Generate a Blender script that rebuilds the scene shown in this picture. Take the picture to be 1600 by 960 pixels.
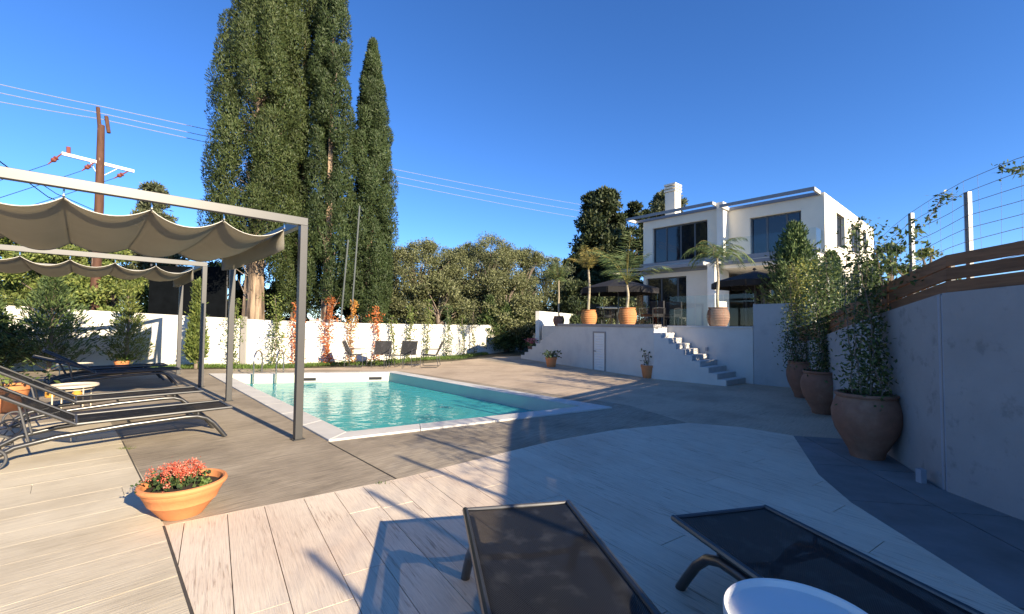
import bpy, bmesh, math, random
import numpy as np
from mathutils import Vector, Matrix
for o in list(bpy.data.objects): bpy.data.objects.remove(o)
scene = bpy.context.scene
C = scene.collection
R = math.radians
rnd = random.Random(7)
rng = np.random.default_rng(11)

# ------------------------------------------------------------------ camera
FPX, CX, CY, EYE = 690.0, 800.0, 480.0, 1.5
PITCH = math.atan(26 / 690.0); ROLL = R(0.5)
fw = Vector((0, math.cos(PITCH), math.sin(PITCH))); r0 = Vector((1, 0, 0)); u0 = r0.cross(fw)
cr = r0 * math.cos(ROLL) + u0 * math.sin(ROLL); cu = -r0 * math.sin(ROLL) + u0 * math.cos(ROLL)
cam_d = bpy.data.cameras.new('camera'); cam = bpy.data.objects.new('camera', cam_d); C.objects.link(cam)
cam_d.sensor_width = 36; cam_d.lens = FPX / 1600 * 36; cam_d.clip_end = 3000; cam_d.clip_start = 0.05
m = Matrix((cr, cu, -fw)).transposed().to_4x4(); m.translation = (0, 0, EYE); cam.matrix_world = m
scene.camera = cam
def ray(px, py): return fw + cr * ((px - CX) / FPX) - cu * ((py - CY) / FPX)
def G(px, py, z=0.0):
    d = ray(px, py); t = (z - EYE) / d.z
    return Vector((0, 0, EYE)) + d * t
def at(px, py, Y):
    d = ray(px, py); return Vector((0, 0, EYE)) + d * (Y / d.y)

# ------------------------------------------------------------------ sky, sun, exposure
SUN_EL = 21.5; SDX, SDY = 0.72, -0.694          # horizontal direction towards the sun
w = bpy.data.worlds.new('World'); scene.world = w; w.use_nodes = True
nt = w.node_tree; nt.nodes.clear()
sky = nt.nodes.new('ShaderNodeTexSky'); sky.sky_type = 'NISHITA'; sky.sun_disc = False
sky.sun_elevation = R(SUN_EL); sky.sun_rotation = math.atan2(SDX, SDY)
sky.altitude = 2200; sky.air_density = 1.0; sky.dust_density = 0.05; sky.ozone_density = 5.0
hs = nt.nodes.new('ShaderNodeHueSaturation'); hs.inputs['Saturation'].default_value = 1.13; hs.inputs['Hue'].default_value = 0.507; hs.inputs['Value'].default_value = 1.0
bg = nt.nodes.new('ShaderNodeBackground'); bg.inputs['Strength'].default_value = 0.102
wo = nt.nodes.new('ShaderNodeOutputWorld')
nt.links.new(sky.outputs[0], hs.inputs['Color']); nt.links.new(hs.outputs[0], bg.inputs[0]); nt.links.new(bg.outputs[0], wo.inputs[0])
sd = bpy.data.lights.new('sun', 'SUN'); sd.energy = 5.0; sd.angle = R(0.5); sd.color = (1.0, 0.85, 0.63)
so = bpy.data.objects.new('sun', sd); C.objects.link(so)
ce = math.cos(R(SUN_EL)); to_sun = Vector((SDX * ce, SDY * ce, math.sin(R(SUN_EL)))).normalized()
so.rotation_euler = to_sun.to_track_quat('Z', 'Y').to_euler(); so.location = (20, -20, 20)
vs = scene.view_settings; vs.view_transform = 'Standard'; vs.look = 'None'; vs.exposure = 1.38; vs.gamma = 1
scene.render.engine = 'CYCLES'
scene.cycles.max_bounces = 8; scene.cycles.transparent_max_bounces = 24; scene.cycles.caustics_reflective = False; scene.cycles.caustics_refractive = False

# ------------------------------------------------------------------ materials
def nodes(name):
    mt = bpy.data.materials.new(name); mt.use_nodes = True; n = mt.node_tree
    return mt, n, n.nodes['Principled BSDF']
def mat(name, col, rough=0.7, var=0.12, scale=6.0, bump=0.0, bscale=None, metal=0.0, spec=0.3, island=0.0, rot=0.0, stretch=(1, 1, 1), dirt=None, dirt_scale=1.0, dirt_lo=0.5, dirt_hi=0.75, objvar=0.0):
    mt, n, b = nodes(name); L = n.links.new
    b.inputs['Roughness'].default_value = rough; b.inputs['Metallic'].default_value = metal; b.inputs['Specular IOR Level'].default_value = spec
    geo = n.nodes.new('ShaderNodeNewGeometry'); mp = n.nodes.new('ShaderNodeMapping')
    rt = n.nodes.new('ShaderNodeVectorRotate'); rt.rotation_type = 'Z_AXIS'; rt.inputs['Angle'].default_value = -rot
    L(geo.outputs['Position'], rt.inputs['Vector']); L(rt.outputs[0], mp.inputs['Vector'])
    mp.inputs['Scale'].default_value = stretch
    nz = n.nodes.new('ShaderNodeTexNoise'); nz.inputs['Scale'].default_value = scale; nz.inputs['Detail'].default_value = 8; nz.inputs['Roughness'].default_value = 0.62
    L(mp.outputs[0], nz.inputs['Vector'])
    mr = n.nodes.new('ShaderNodeMapRange'); mr.inputs[1].default_value = 0.25; mr.inputs[2].default_value = 0.75; mr.inputs[3].default_value = 1 - var; mr.inputs[4].default_value = 1 + var
    L(nz.outputs['Fac'], mr.inputs[0])
    val = mr.outputs[0]
    if island or objvar:
        src = geo.outputs['Random Per Island'] if island else n.nodes.new('ShaderNodeObjectInfo').outputs['Random']
        a = island or objvar
        m2 = n.nodes.new('ShaderNodeMapRange'); m2.inputs[3].default_value = 1 - a; m2.inputs[4].default_value = 1 + a; L(src, m2.inputs[0])
        mu = n.nodes.new('ShaderNodeMath'); mu.operation = 'MULTIPLY'; L(val, mu.inputs[0]); L(m2.outputs[0], mu.inputs[1]); val = mu.outputs[0]
    base = n.nodes.new('ShaderNodeRGB'); base.outputs[0].default_value = (*col, 1); cs = base.outputs[0]
    if dirt:
        n2 = n.nodes.new('ShaderNodeTexNoise'); n2.inputs['Scale'].default_value = dirt_scale; n2.inputs['Detail'].default_value = 7; n2.inputs['Roughness'].default_value = 0.65
        L(mp.outputs[0], n2.inputs['Vector'])
        m3 = n.nodes.new('ShaderNodeMapRange'); m3.inputs[1].default_value = dirt_lo; m3.inputs[2].default_value = dirt_hi; L(n2.outputs['Fac'], m3.inputs[0])
        mx = n.nodes.new('ShaderNodeMix'); mx.data_type = 'RGBA'; L(m3.outputs[0], mx.inputs['Factor']); L(cs, mx.inputs['A']); mx.inputs['B'].default_value = (*dirt, 1); cs = mx.outputs['Result']
    vm = n.nodes.new('ShaderNodeVectorMath'); vm.operation = 'SCALE'; L(cs, vm.inputs[0]); L(val, vm.inputs['Scale']); L(vm.outputs[0], b.inputs['Base Color'])
    if bump:
        bp = n.nodes.new('ShaderNodeBump'); bp.inputs['Strength'].default_value = 1.0; bp.inputs['Distance'].default_value = bump
        if bscale:
            n3 = n.nodes.new('ShaderNodeTexNoise'); n3.inputs['Scale'].default_value = bscale; n3.inputs['Detail'].default_value = 6; L(mp.outputs[0], n3.inputs['Vector']); L(n3.outputs['Fac'], bp.inputs['Height'])
        else: L(nz.outputs['Fac'], bp.inputs['Height'])
        L(bp.outputs[0], b.inputs['Normal'])
    return mt
def wood_print(name, col, dark, ang, amount=0.6, sc=1.0, objvar=0.06, stain=None, fr=(.86, 1.1)):
    """stamped concrete with a timber grain: long dark streaks along the plank, blotches, fine relief"""
    mt, n, b = nodes(name); L = n.links.new
    b.inputs['Roughness'].default_value = 0.72; b.inputs['Specular IOR Level'].default_value = 0.25
    geo = n.nodes.new('ShaderNodeNewGeometry'); oi = n.nodes.new('ShaderNodeObjectInfo')
    rt = n.nodes.new('ShaderNodeVectorRotate'); rt.rotation_type = 'Z_AXIS'; rt.inputs['Angle'].default_value = -ang; L(geo.outputs['Position'], rt.inputs['Vector'])
    off = n.nodes.new('ShaderNodeVectorMath'); off.operation = 'MULTIPLY_ADD'; L(oi.outputs['Random'], off.inputs[0]); off.inputs[1].default_value = (40, 17, 9); L(rt.outputs[0], off.inputs[2])
    def noise(sx, sy, scale, det, dist=0.0, src=off.outputs[0]):
        mp = n.nodes.new('ShaderNodeMapping'); mp.inputs['Scale'].default_value = (sx, sy, 1); L(src, mp.inputs['Vector'])
        z = n.nodes.new('ShaderNodeTexNoise'); z.inputs['Scale'].default_value = scale; z.inputs['Detail'].default_value = det; z.inputs['Roughness'].default_value = 0.6; z.inputs['Distortion'].default_value = dist; L(mp.outputs[0], z.inputs['Vector']); return z.outputs['Fac']
    def rng_(v, a, b_, c=0.0, d=1.0):
        r = n.nodes.new('ShaderNodeMapRange'); r.inputs[1].default_value = a; r.inputs[2].default_value = b_; r.inputs[3].default_value = c; r.inputs[4].default_value = d; L(v, r.inputs[0]); return r.outputs[0]
    def mul(a, b_):
        q = n.nodes.new('ShaderNodeMath'); q.operation = 'MULTIPLY'
        for i, s in enumerate((a, b_)):
            if isinstance(s, (int, float)): q.inputs[i].default_value = s
            else: L(s, q.inputs[i])
        return q.outputs[0]
    grain = noise(1.5, 30, 2.2 * sc, 6, 1.0)
    where = noise(1.0, 2.2, 1.3, 4)
    streak = mul(rng_(grain, 0.53, 0.66), rng_(where, 0.38, 0.6))
    fine = noise(2.0, 60, 3.0 * sc, 3, 0.2)
    blot = noise(1, 1, 0.9, 6, 0, rt.outputs[0])
    c1 = n.nodes.new('ShaderNodeMix'); c1.data_type = 'RGBA'; c1.inputs['A'].default_value = (*col, 1); c1.inputs['B'].default_value = (*(stain or [c * 0.8 for c in col]), 1); L(rng_(blot, 0.42, 0.68), c1.inputs['Factor'])
    c2 = n.nodes.new('ShaderNodeMix'); c2.data_type = 'RGBA'; L(c1.outputs['Result'], c2.inputs['A']); c2.inputs['B'].default_value = (*dark, 1); L(mul(streak, amount), c2.inputs['Factor'])
    v = mul(rng_(fine, 0.3, 0.7, *fr), rng_(oi.outputs['Random'], 0, 1, 1 - objvar, 1 + objvar))
    vm = n.nodes.new('ShaderNodeVectorMath'); vm.operation = 'SCALE'; L(c2.outputs['Result'], vm.inputs[0]); L(v, vm.inputs['Scale']); L(vm.outputs[0], b.inputs['Base Color'])
    bp = n.nodes.new('ShaderNodeBump'); bp.inputs['Distance'].default_value = 0.004; bp.inputs['Strength'].default_value = 1.0; L(grain, bp.inputs['Height']); L(bp.outputs[0], b.inputs['Normal'])
    return mt
def leafmat(name, cols, trans=0.25, rough=0.55):
    mt, n, b = nodes(name); L = n.links.new
    geo = n.nodes.new('ShaderNodeNewGeometry'); rp = n.nodes.new('ShaderNodeValToRGB'); L(geo.outputs['Random Per Island'], rp.inputs['Fac'])
    els = rp.color_ramp.elements
    for i, c in enumerate(cols):
        e = els[i] if i < 2 else els.new(1.0)
        e.color = (*c, 1)
    for i in range(len(cols)): els[i].position = i / (len(cols) - 1)
    nz = n.nodes.new('ShaderNodeTexNoise'); nz.inputs['Scale'].default_value = 0.9; L(geo.outputs['Position'], nz.inputs['Vector'])
    mr = n.nodes.new('ShaderNodeMapRange'); mr.inputs[1].default_value = 0.3; mr.inputs[2].default_value = 0.7; mr.inputs[3].default_value = 0.75; mr.inputs[4].default_value = 1.25; L(nz.outputs['Fac'], mr.inputs[0])
    vm = n.nodes.new('ShaderNodeVectorMath'); vm.operation = 'SCALE'; L(rp.outputs[0], vm.inputs[0]); L(mr.outputs[0], vm.inputs['Scale'])
    L(vm.outputs[0], b.inputs['Base Color']); b.inputs['Roughness'].default_value = rough; b.inputs['Specular IOR Level'].default_value = 0.25
    tr = n.nodes.new('ShaderNodeBsdfTranslucent'); L(vm.outputs[0], tr.inputs[0]); mx = n.nodes.new('ShaderNodeMixShader'); mx.inputs[0].default_value = trans
    L(b.outputs[0], mx.inputs[1]); L(tr.outputs[0], mx.inputs[2]); L(mx.outputs[0], n.nodes['Material Output'].inputs['Surface'])
    return mt
def glassmat(name, tint, fac_lo=0.06, rough=0.0):
    mt, n, b = nodes(name); L = n.links.new; n.nodes.remove(b)
    t = n.nodes.new('ShaderNodeBsdfTransparent'); t.inputs[0].default_value = (*tint, 1)
    g = n.nodes.new('ShaderNodeBsdfGlossy'); g.inputs['Roughness'].default_value = rough
    f = n.nodes.new('ShaderNodeFresnel'); f.inputs[0].default_value = 1.5
    ge = n.nodes.new('ShaderNodeNewGeometry'); iv = n.nodes.new('ShaderNodeMath'); iv.operation = 'SUBTRACT'; iv.inputs[0].default_value = 1; L(ge.outputs['Backfacing'], iv.inputs[1])
    fm = n.nodes.new('ShaderNodeMath'); fm.operation = 'MULTIPLY'; L(f.outputs[0], fm.inputs[0]); L(iv.outputs[0], fm.inputs[1])
    mx = n.nodes.new('ShaderNodeMixShader'); L(fm.outputs[0], mx.inputs[0]); L(t.outputs[0], mx.inputs[1]); L(g.outputs[0], mx.inputs[2]); L(mx.outputs[0], n.nodes['Material Output'].inputs['Surface'])
    return mt
def sling(name, col, alpha):
    """woven mesh fabric: fine weave, partly see-through"""
    mt, n, b = nodes(name); L = n.links.new
    b.inputs['Base Color'].default_value = (*col, 1); b.inputs['Roughness'].default_value = 0.65; b.inputs['Specular IOR Level'].default_value = 0.2
    tc = n.nodes.new('ShaderNodeTexCoord'); wv = n.nodes.new('ShaderNodeTexWave'); wv.inputs['Scale'].default_value = 55; wv.bands_direction = 'DIAGONAL'; L(tc.outputs['Object'], wv.inputs['Vector'])
    bp = n.nodes.new('ShaderNodeBump'); bp.inputs['Distance'].default_value = 0.002; L(wv.outputs['Fac'], bp.inputs['Height']); L(bp.outputs[0], b.inputs['Normal'])
    nz = n.nodes.new('ShaderNodeTexNoise'); nz.inputs['Scale'].default_value = 9; nz.inputs['Detail'].default_value = 6; L(tc.outputs['Object'], nz.inputs['Vector'])
    mr = n.nodes.new('ShaderNodeMapRange'); mr.inputs[1].default_value = .55; mr.inputs[2].default_value = .8; L(nz.outputs['Fac'], mr.inputs[0])
    mc = n.nodes.new('ShaderNodeMix'); mc.data_type = 'RGBA'; L(mr.outputs[0], mc.inputs['Factor']); mc.inputs['A'].default_value = (*col, 1); mc.inputs['B'].default_value = (col[0] * 2 + .02, col[1] * 2 + .02, col[2] * 2 + .02, 1); L(mc.outputs['Result'], b.inputs['Base Color'])
    t = n.nodes.new('ShaderNodeBsdfTransparent'); mx = n.nodes.new('ShaderNodeMixShader'); mx.inputs[0].default_value = alpha
    L(t.outputs[0], mx.inputs[1]); L(b.outputs[0], mx.inputs[2]); L(mx.outputs[0], n.nodes['Material Output'].inputs['Surface'])
    return mt
UA = math.atan2(0.717, -0.697)     # direction of the pergola depth (left and away)
VA = math.atan2(0.7097, 0.7045)    # direction of the pergola beams (right and away)
DA = math.atan2(0.83, -0.56)       # plank direction of the pale deck
M = {}
M['deck'] = wood_print('deck_print', (0.68, 0.57, 0.44), (0.26, 0.175, 0.125), DA, 0.7, 1.0, 0.04, (0.60, 0.475, 0.36))
M['deck_left'] = wood_print('deck_left_print', (0.58, 0.505, 0.375), (0.30, 0.25, 0.17), VA, 0.5, 0.8, 0.03, (0.45, 0.38, 0.27))
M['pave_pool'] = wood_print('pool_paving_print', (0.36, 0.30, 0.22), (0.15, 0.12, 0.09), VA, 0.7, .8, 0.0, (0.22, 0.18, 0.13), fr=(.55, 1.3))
M['pave_far'] = wood_print('far_paving_print', (0.50, 0.395, 0.285), (0.24, 0.175, 0.12), VA, 0.55, .8, 0.0, (0.36, 0.28, 0.20), fr=(.82, 1.12))
M['slab'] = mat('grey_slab', (0.19, 0.185, 0.18), 0.75, 0.22, 2.5, 0.004, 14, dirt=(0.15, 0.14, 0.13), dirt_scale=1.1, objvar=0.08)
M['joint'] = mat('joint_dirt', (0.07, 0.06, 0.05), 0.95, 0.3, 8)
M['earth'] = mat('earth', (0.10, 0.085, 0.05), 0.95, 0.35, 2.5, 0.02, 12, dirt=(0.06, 0.09, 0.03), dirt_scale=0.4)
M['plaster'] = mat('white_plaster', (0.70, 0.675, 0.61), 0.85, 0.05, 3, 0.003, 30, dirt=(0.60, 0.57, 0.51), dirt_scale=0.8, dirt_lo=0.55, dirt_hi=0.85)
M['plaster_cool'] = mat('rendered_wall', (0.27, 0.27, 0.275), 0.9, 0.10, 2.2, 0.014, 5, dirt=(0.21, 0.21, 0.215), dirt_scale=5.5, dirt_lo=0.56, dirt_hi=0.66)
M['house'] = mat('house_render', (0.74, 0.685, 0.575), 0.85, 0.04, 2, 0.002, 40, dirt=(0.64, 0.60, 0.53), dirt_scale=0.6, dirt_lo=0.55, dirt_hi=0.9)
M['coping'] = mat('coping_stone', (0.55, 0.53, 0.49), 0.6, 0.1, 5, 0.002, 30, dirt=(0.42, 0.40, 0.37), dirt_scale=2.5, objvar=0.05)
M['plaster_ter'] = mat('terrace_render', (0.58, 0.56, 0.52), 0.9, 0.07, 2.2, 0.008, 8, dirt=(0.48, 0.47, 0.455), dirt_scale=1.6, dirt_lo=0.5, dirt_hi=0.8)
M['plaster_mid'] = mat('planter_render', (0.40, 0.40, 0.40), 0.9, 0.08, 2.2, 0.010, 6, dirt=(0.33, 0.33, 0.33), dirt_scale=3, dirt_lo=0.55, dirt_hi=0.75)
M['cop_grey'] = mat('terrace_coping', (0.30, 0.28, 0.26), 0.7, 0.12, 6, 0.002, 30)
M['step'] = mat('step_stone', (0.46, 0.44, 0.41), 0.75, 0.12, 8, 0.003, 25)
M['basin'] = mat('pool_plaster', (0.55, 0.57, 0.46), 0.7, 0.04, 3)
M['alu'] = mat('grey_frame', (0.045, 0.044, 0.043), 0.45, 0.06, 12, metal=0.0, spec=0.5)
M['alu_top'] = mat('pale_grey_frame', (0.075, 0.073, 0.069), 0.4, 0.05, 12, spec=0.5)
M['canopy'] = mat('olive_grey_canvas', (0.34, 0.32, 0.28), 0.85, 0.10, 3, 0.004, 5)
_n = M['canopy'].node_tree; _t = _n.nodes.new('ShaderNodeBsdfTranslucent'); _t.inputs[0].default_value = (.46, .42, .33, 1); _m = _n.nodes.new('ShaderNodeMixShader'); _m.inputs[0].default_value = .5
_n.links.new(_n.nodes['Principled BSDF'].outputs[0], _m.inputs[1]); _n.links.new(_t.outputs[0], _m.inputs[2]); _n.links.new(_m.outputs[0], _n.nodes['Material Output'].inputs['Surface'])
M['canopy_hem'] = mat('canvas_hem', (0.55, 0.53, 0.48), 0.8, 0.05)
M['frame_dark'] = mat('charcoal_frame', (0.055, 0.055, 0.058), 0.38, 0.08, 15, spec=0.6)
M['rail'] = mat('lounger_rail', (0.085, 0.085, 0.085), 0.3, 0.06, 15, metal=0.75, spec=0.6)
M['sling'] = sling('black_sling', (0.010, 0.010, 0.011), 0.92)
M['sling_grey'] = sling('grey_sling', (0.03, 0.03, 0.031), 0.9)
M['steel'] = mat('stainless', (0.62, 0.61, 0.58), 0.18, 0.04, metal=1.0)
M['galv'] = mat('galvanised_steel', (0.17, 0.175, 0.18), 0.45, 0.15, 18, metal=0.6)
M['wire'] = mat('fence_wire', (0.30, 0.31, 0.33), 0.5, 0.05, metal=0.5)
M['terra'] = mat('terracotta', (0.56, 0.22, 0.085), 0.8, 0.1, 9, 0.002, 40, dirt=(0.48, 0.20, 0.09), dirt_scale=3)
M['terra_old'] = mat('weathered_terracotta', (0.21, 0.105, 0.07), 0.85, 0.2, 6, 0.004, 25, dirt=(0.27, 0.17, 0.12), dirt_scale=2.5)
M['soil'] = mat('potting_soil', (0.035, 0.025, 0.018), 0.95, 0.4, 30, 0.01, 40)
M['table'] = mat('pale_table_enamel', (0.56, 0.48, 0.35), 0.35, 0.03, spec=0.5)
M['tray'] = mat('white_tray', (0.70, 0.69, 0.66), 0.3, 0.03, 5, spec=0.5)
M['wood'] = mat('brown_stained_plank', (0.17, 0.085, 0.042), 0.7, 0.35, 3, 0.003, None, rot=math.pi / 2, stretch=(1, 1, 14), objvar=0.2)
M['bark'] = mat('cypress_bark', (0.30, 0.22, 0.15), 0.9, 0.5, 4, 0.05, None, stretch=(3.5, 3.5, 0.3), dirt=(0.07, 0.05, 0.035), dirt_scale=2.2, dirt_lo=.42, dirt_hi=.62)
M['bark_grey'] = mat('grey_bark', (0.18, 0.14, 0.11), 0.9, 0.4, 5, 0.02, None, stretch=(3, 3, 0.6))
M['palmtrunk'] = mat('palm_trunk', (0.36, 0.30, 0.21), 0.85, 0.25, 8, 0.005, None, stretch=(1, 1, 6))
M['pole'] = mat('brown_pole', (0.085, 0.04, 0.026), 0.8, 0.35, 3, 0.006, None, stretch=(3, 3, 0.7), dirt=(0.42, 0.30, 0.22), dirt_scale=2.2, dirt_lo=.62, dirt_hi=.72)
M['insul'] = mat('brown_insulator', (0.20, 0.06, 0.045), 0.3, 0.05)
M['bar'] = mat('pale_crossarm', (0.62, 0.62, 0.60), 0.5, 0.06)
M['cable'] = mat('black_cable', (0.02, 0.02, 0.022), 0.6)
M['linewire'] = mat('aluminium_line', (0.55, 0.56, 0.58), 0.4, metal=0.5)
M['pipe'] = mat('grey_pipe', (0.07, 0.08, 0.078), 0.5, 0.06)
M['net'] = mat('dark_shade_net', (0.004, 0.005, 0.006), 0.95, 0.4, 3, spec=0.05)
M['umb'] = mat('charcoal_canvas', (0.016, 0.015, 0.016), 0.8, 0.1, 4)
M['black'] = mat('black_rope', (0.015, 0.015, 0.017), 0.6, 0.1)
M['cushion'] = mat('pale_cushion', (0.62, 0.62, 0.62), 0.85, 0.05)
M['anth'] = mat('anthracite_profile', (0.075, 0.08, 0.09), 0.4, 0.05, spec=0.5)
M['steelgrey'] = mat('blue_grey_profile', (0.20, 0.215, 0.24), 0.45, 0.05, spec=0.5)
M['pane'] = mat('window_pane', (0.012, 0.014, 0.018), 0.03, 0.0, spec=0.8)
M['curtain'] = mat('grey_curtain', (0.10, 0.10, 0.105), 0.9, 0.15, 12, stretch=(6, 6, 0.2))
M['recess_shade'] = mat('painted_recess_shade', (0.03, 0.03, 0.032), 0.9)  # shade of the deep recess put into the wall colour as near-black
M['door'] = mat('white_door', (0.70, 0.71, 0.70), 0.5, 0.03)
M['glass'] = glassmat('balcony_glass', (0.90, 0.94, 0.94))
M['amber'] = mat('amber_glass', (0.55, 0.27, 0.05), 0.15, 0.1, spec=0.6)
M['socket'] = mat('grey_box', (0.25, 0.28, 0.33), 0.6)
M['lf_cyp'] = leafmat('cypress_leaf', [(0.030, 0.047, 0.015), (0.047, 0.068, 0.021), (0.078, 0.094, 0.030)], 0.15)
M['lf_cyp2'] = leafmat('cypress_leaf_dark', [(0.026, 0.044, 0.016), (0.040, 0.062, 0.022), (0.062, 0.082, 0.028)], 0.15)
M['lf_dead'] = leafmat('dead_twig', [(0.22, 0.17, 0.13), (0.36, 0.30, 0.25)], 0.0)
M['lf_olive'] = leafmat('olive_leaf', [(0.065, 0.075, 0.032), (0.115, 0.128, 0.052), (0.17, 0.18, 0.08), (0.23, 0.235, 0.13)], 0.25)
M['lf_olive2'] = leafmat('olive_leaf_silver', [(0.06, 0.075, 0.038), (0.11, 0.13, 0.065), (0.16, 0.18, 0.10), (0.22, 0.24, 0.15)], 0.25)
M['lf_jun'] = leafmat('juniper_leaf', [(0.03, 0.055, 0.022), (0.07, 0.11, 0.04), (0.15, 0.20, 0.065)], 0.25)
M['lf_jun_y'] = leafmat('yellow_green_conifer', [(0.06, 0.09, 0.022), (0.14, 0.18, 0.045), (0.24, 0.26, 0.075)], 0.25)
M['lf_pine'] = leafmat('dark_pine_leaf', [(0.018, 0.030, 0.014), (0.042, 0.058, 0.024), (0.085, 0.095, 0.038)], 0.12)
M['lf_far'] = leafmat('far_tree_leaf', [(0.05, 0.065, 0.035), (0.10, 0.115, 0.06), (0.16, 0.17, 0.09)], 0.2)
M['lf_vine'] = leafmat('glossy_vine_leaf', [(0.03, 0.055, 0.02), (0.07, 0.105, 0.035), (0.15, 0.18, 0.055)], 0.3, 0.35)
M['lf_vine_y'] = leafmat('yellowing_vine_leaf', [(0.06, 0.09, 0.025), (0.15, 0.18, 0.05), (0.36, 0.33, 0.07)], 0.3, 0.4)
M['lf_green'] = leafmat('climber_leaf', [(0.05, 0.08, 0.02), (0.12, 0.16, 0.04), (0.22, 0.25, 0.07)], 0.3)
M['lf_orange'] = leafmat('rusty_climber_leaf', [(0.25, 0.06, 0.02), (0.45, 0.13, 0.04), (0.60, 0.24, 0.08)], 0.3)
M['lf_orange2'] = leafmat('golden_climber_leaf', [(0.30, 0.12, 0.03), (0.50, 0.22, 0.05), (0.40, 0.30, 0.08)], 0.3)
M['lf_palm'] = leafmat('palm_leaf', [(0.05, 0.085, 0.03), (0.11, 0.16, 0.055), (0.20, 0.24, 0.09)], 0.3)
M['lf_palm_y'] = leafmat('yellow_palm_leaf', [(0.13, 0.14, 0.045), (0.24, 0.21, 0.06), (0.38, 0.28, 0.09)], 0.3)
M['lf_grass'] = leafmat('grass_blade', [(0.05, 0.10, 0.02), (0.10, 0.17, 0.035), (0.17, 0.22, 0.06)], 0.3)
M['petal'] = leafmat('coral_petal', [(0.55, 0.07, 0.04), (0.70, 0.16, 0.09), (0.72, 0.36, 0.26)], 0.3)
M['petal_pink'] = leafmat('pink_petal', [(0.45, 0.05, 0.08), (0.60, 0.15, 0.20), (0.7, 0.35, 0.35)], 0.3)

# ------------------------------------------------------------------ mesh helpers
class MB:
    def __init__(s): s.v = []; s.f = []
    def _add(s, vs, fs):
        k = len(s.v); s.v += [tuple(v) for v in vs]; s.f += [tuple(i + k for i in f) for f in fs]; return s
    def box(s, a, b):
        x0, y0, z0 = a; x1, y1, z1 = b
        return s._add([(x0, y0, z0), (x1, y0, z0), (x1, y1, z0), (x0, y1, z0), (x0, y0, z1), (x1, y0, z1), (x1, y1, z1), (x0, y1, z1)],
                      [(0, 3, 2, 1), (4, 5, 6, 7), (0, 1, 5, 4), (1, 2, 6, 5), (2, 3, 7, 6), (3, 0, 4, 7)])
    def beam(s, p, q, wd, ht, up=(0, 0, 1)):
        p = Vector(p); q = Vector(q); d = (q - p).normalized(); up = Vector(up)
        if abs(d.dot(up)) > .99: up = Vector((VDIR.x, VDIR.y, 0))
        sd = d.cross(up).normalized(); u = sd.cross(d).normalized(); sd *= wd / 2; u *= ht / 2
        return s._add([p - sd - u, p + sd - u, p + sd + u, p - sd + u, q - sd - u, q + sd - u, q + sd + u, q - sd + u],
                      [(0, 1, 2, 3), (7, 6, 5, 4), (0, 4, 5, 1), (1, 5, 6, 2), (2, 6, 7, 3), (3, 7, 4, 0)])
    def prism(s, poly, z0, z1):
        n = len(poly); z0s = z0 if hasattr(z0, '__len__') else [z0] * n; z1s = z1 if hasattr(z1, '__len__') else [z1] * n
        a = sum(poly[i][0] * poly[(i + 1) % n][1] - poly[(i + 1) % n][0] * poly[i][1] for i in range(n))
        if a < 0: poly = poly[::-1]; z0s = z0s[::-1]; z1s = z1s[::-1]
        vs = [(p[0], p[1], z) for p, z in zip(poly, z0s)] + [(p[0], p[1], z) for p, z in zip(poly, z1s)]
        fs = [tuple(range(n - 1, -1, -1)), tuple(range(n, 2 * n))] + [(i, (i + 1) % n, n + (i + 1) % n, n + i) for i in range(n)]
        return s._add(vs, fs)
    def tube(s, pts, r, k=8, caps=True):
        pts = [Vector(p) for p in pts]; n = len(pts); rs = r if hasattr(r, '__len__') else [r] * n
        vs = []; prev = None
        for i, p in enumerate(pts):
            d = (pts[min(i + 1, n - 1)] - pts[max(i - 1, 0)]).normalized()
            a = prev if prev is not None else (Vector((1, 0, 0)) if abs(d.x) < .8 else Vector((0, 1, 0)))
            a = (a - d * a.dot(d)).normalized(); b = d.cross(a); prev = a
            for j in range(k):
                t = 2 * math.pi * j / k; vs.append(p + (a * math.cos(t) + b * math.sin(t)) * rs[i])
        fs = [(i * k + j, i * k + (j + 1) % k, (i + 1) * k + (j + 1) % k, (i + 1) * k + j) for i in range(n - 1) for j in range(k)]
        if caps: fs += [tuple(range(k - 1, -1, -1)), tuple((n - 1) * k + j for j in range(k))]
        return s._add(vs, fs)
    def lathe(s, prof, k=32, c=(0, 0, 0), closed=False):
        vs = []; n = len(prof)
        for r, z in prof:
            for j in range(k):
                t = 2 * math.pi * j / k; vs.append((c[0] + r * math.cos(t), c[1] + r * math.sin(t), c[2] + z))
        fs = [(i * k + j, i * k + (j + 1) % k, (i + 1) * k + (j + 1) % k, (i + 1) * k + j) for i in range(n - 1) for j in range(k)]
        if closed: fs += [tuple(range(k - 1, -1, -1)), tuple((n - 1) * k + j for j in range(k))]
        return s._add(vs, fs)
    def mesh(s, name, smooth=False):
        me = bpy.data.meshes.new(name); me.from_pydata(s.v, [], s.f); me.update()
        if smooth:
            me.polygons.foreach_set('use_smooth', [True] * len(me.polygons))
            if hasattr(me, 'set_sharp_from_angle'): me.set_sharp_from_angle(angle=R(40))
        return me
    def build(s, name, mt, parent=None, smooth=False, bevel=0):
        return link(name, s.mesh(name, smooth), mt, parent, bevel)
def link(name, me, mt, parent=None, bevel=0):
    o = bpy.data.objects.new(name, me); C.objects.link(o)
    if mt and not me.materials: me.materials.append(M[mt] if isinstance(mt, str) else mt)
    if parent: o.parent = parent
    if bevel:
        b = o.modifiers.new('bevel', 'BEVEL'); b.width = bevel; b.segments = 2; b.limit_method = 'ANGLE'
    return o
def tag(o, label, cat, group=None):
    o['label'] = label; o['category'] = cat
    if group: o['group'] = group
    return o
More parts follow.
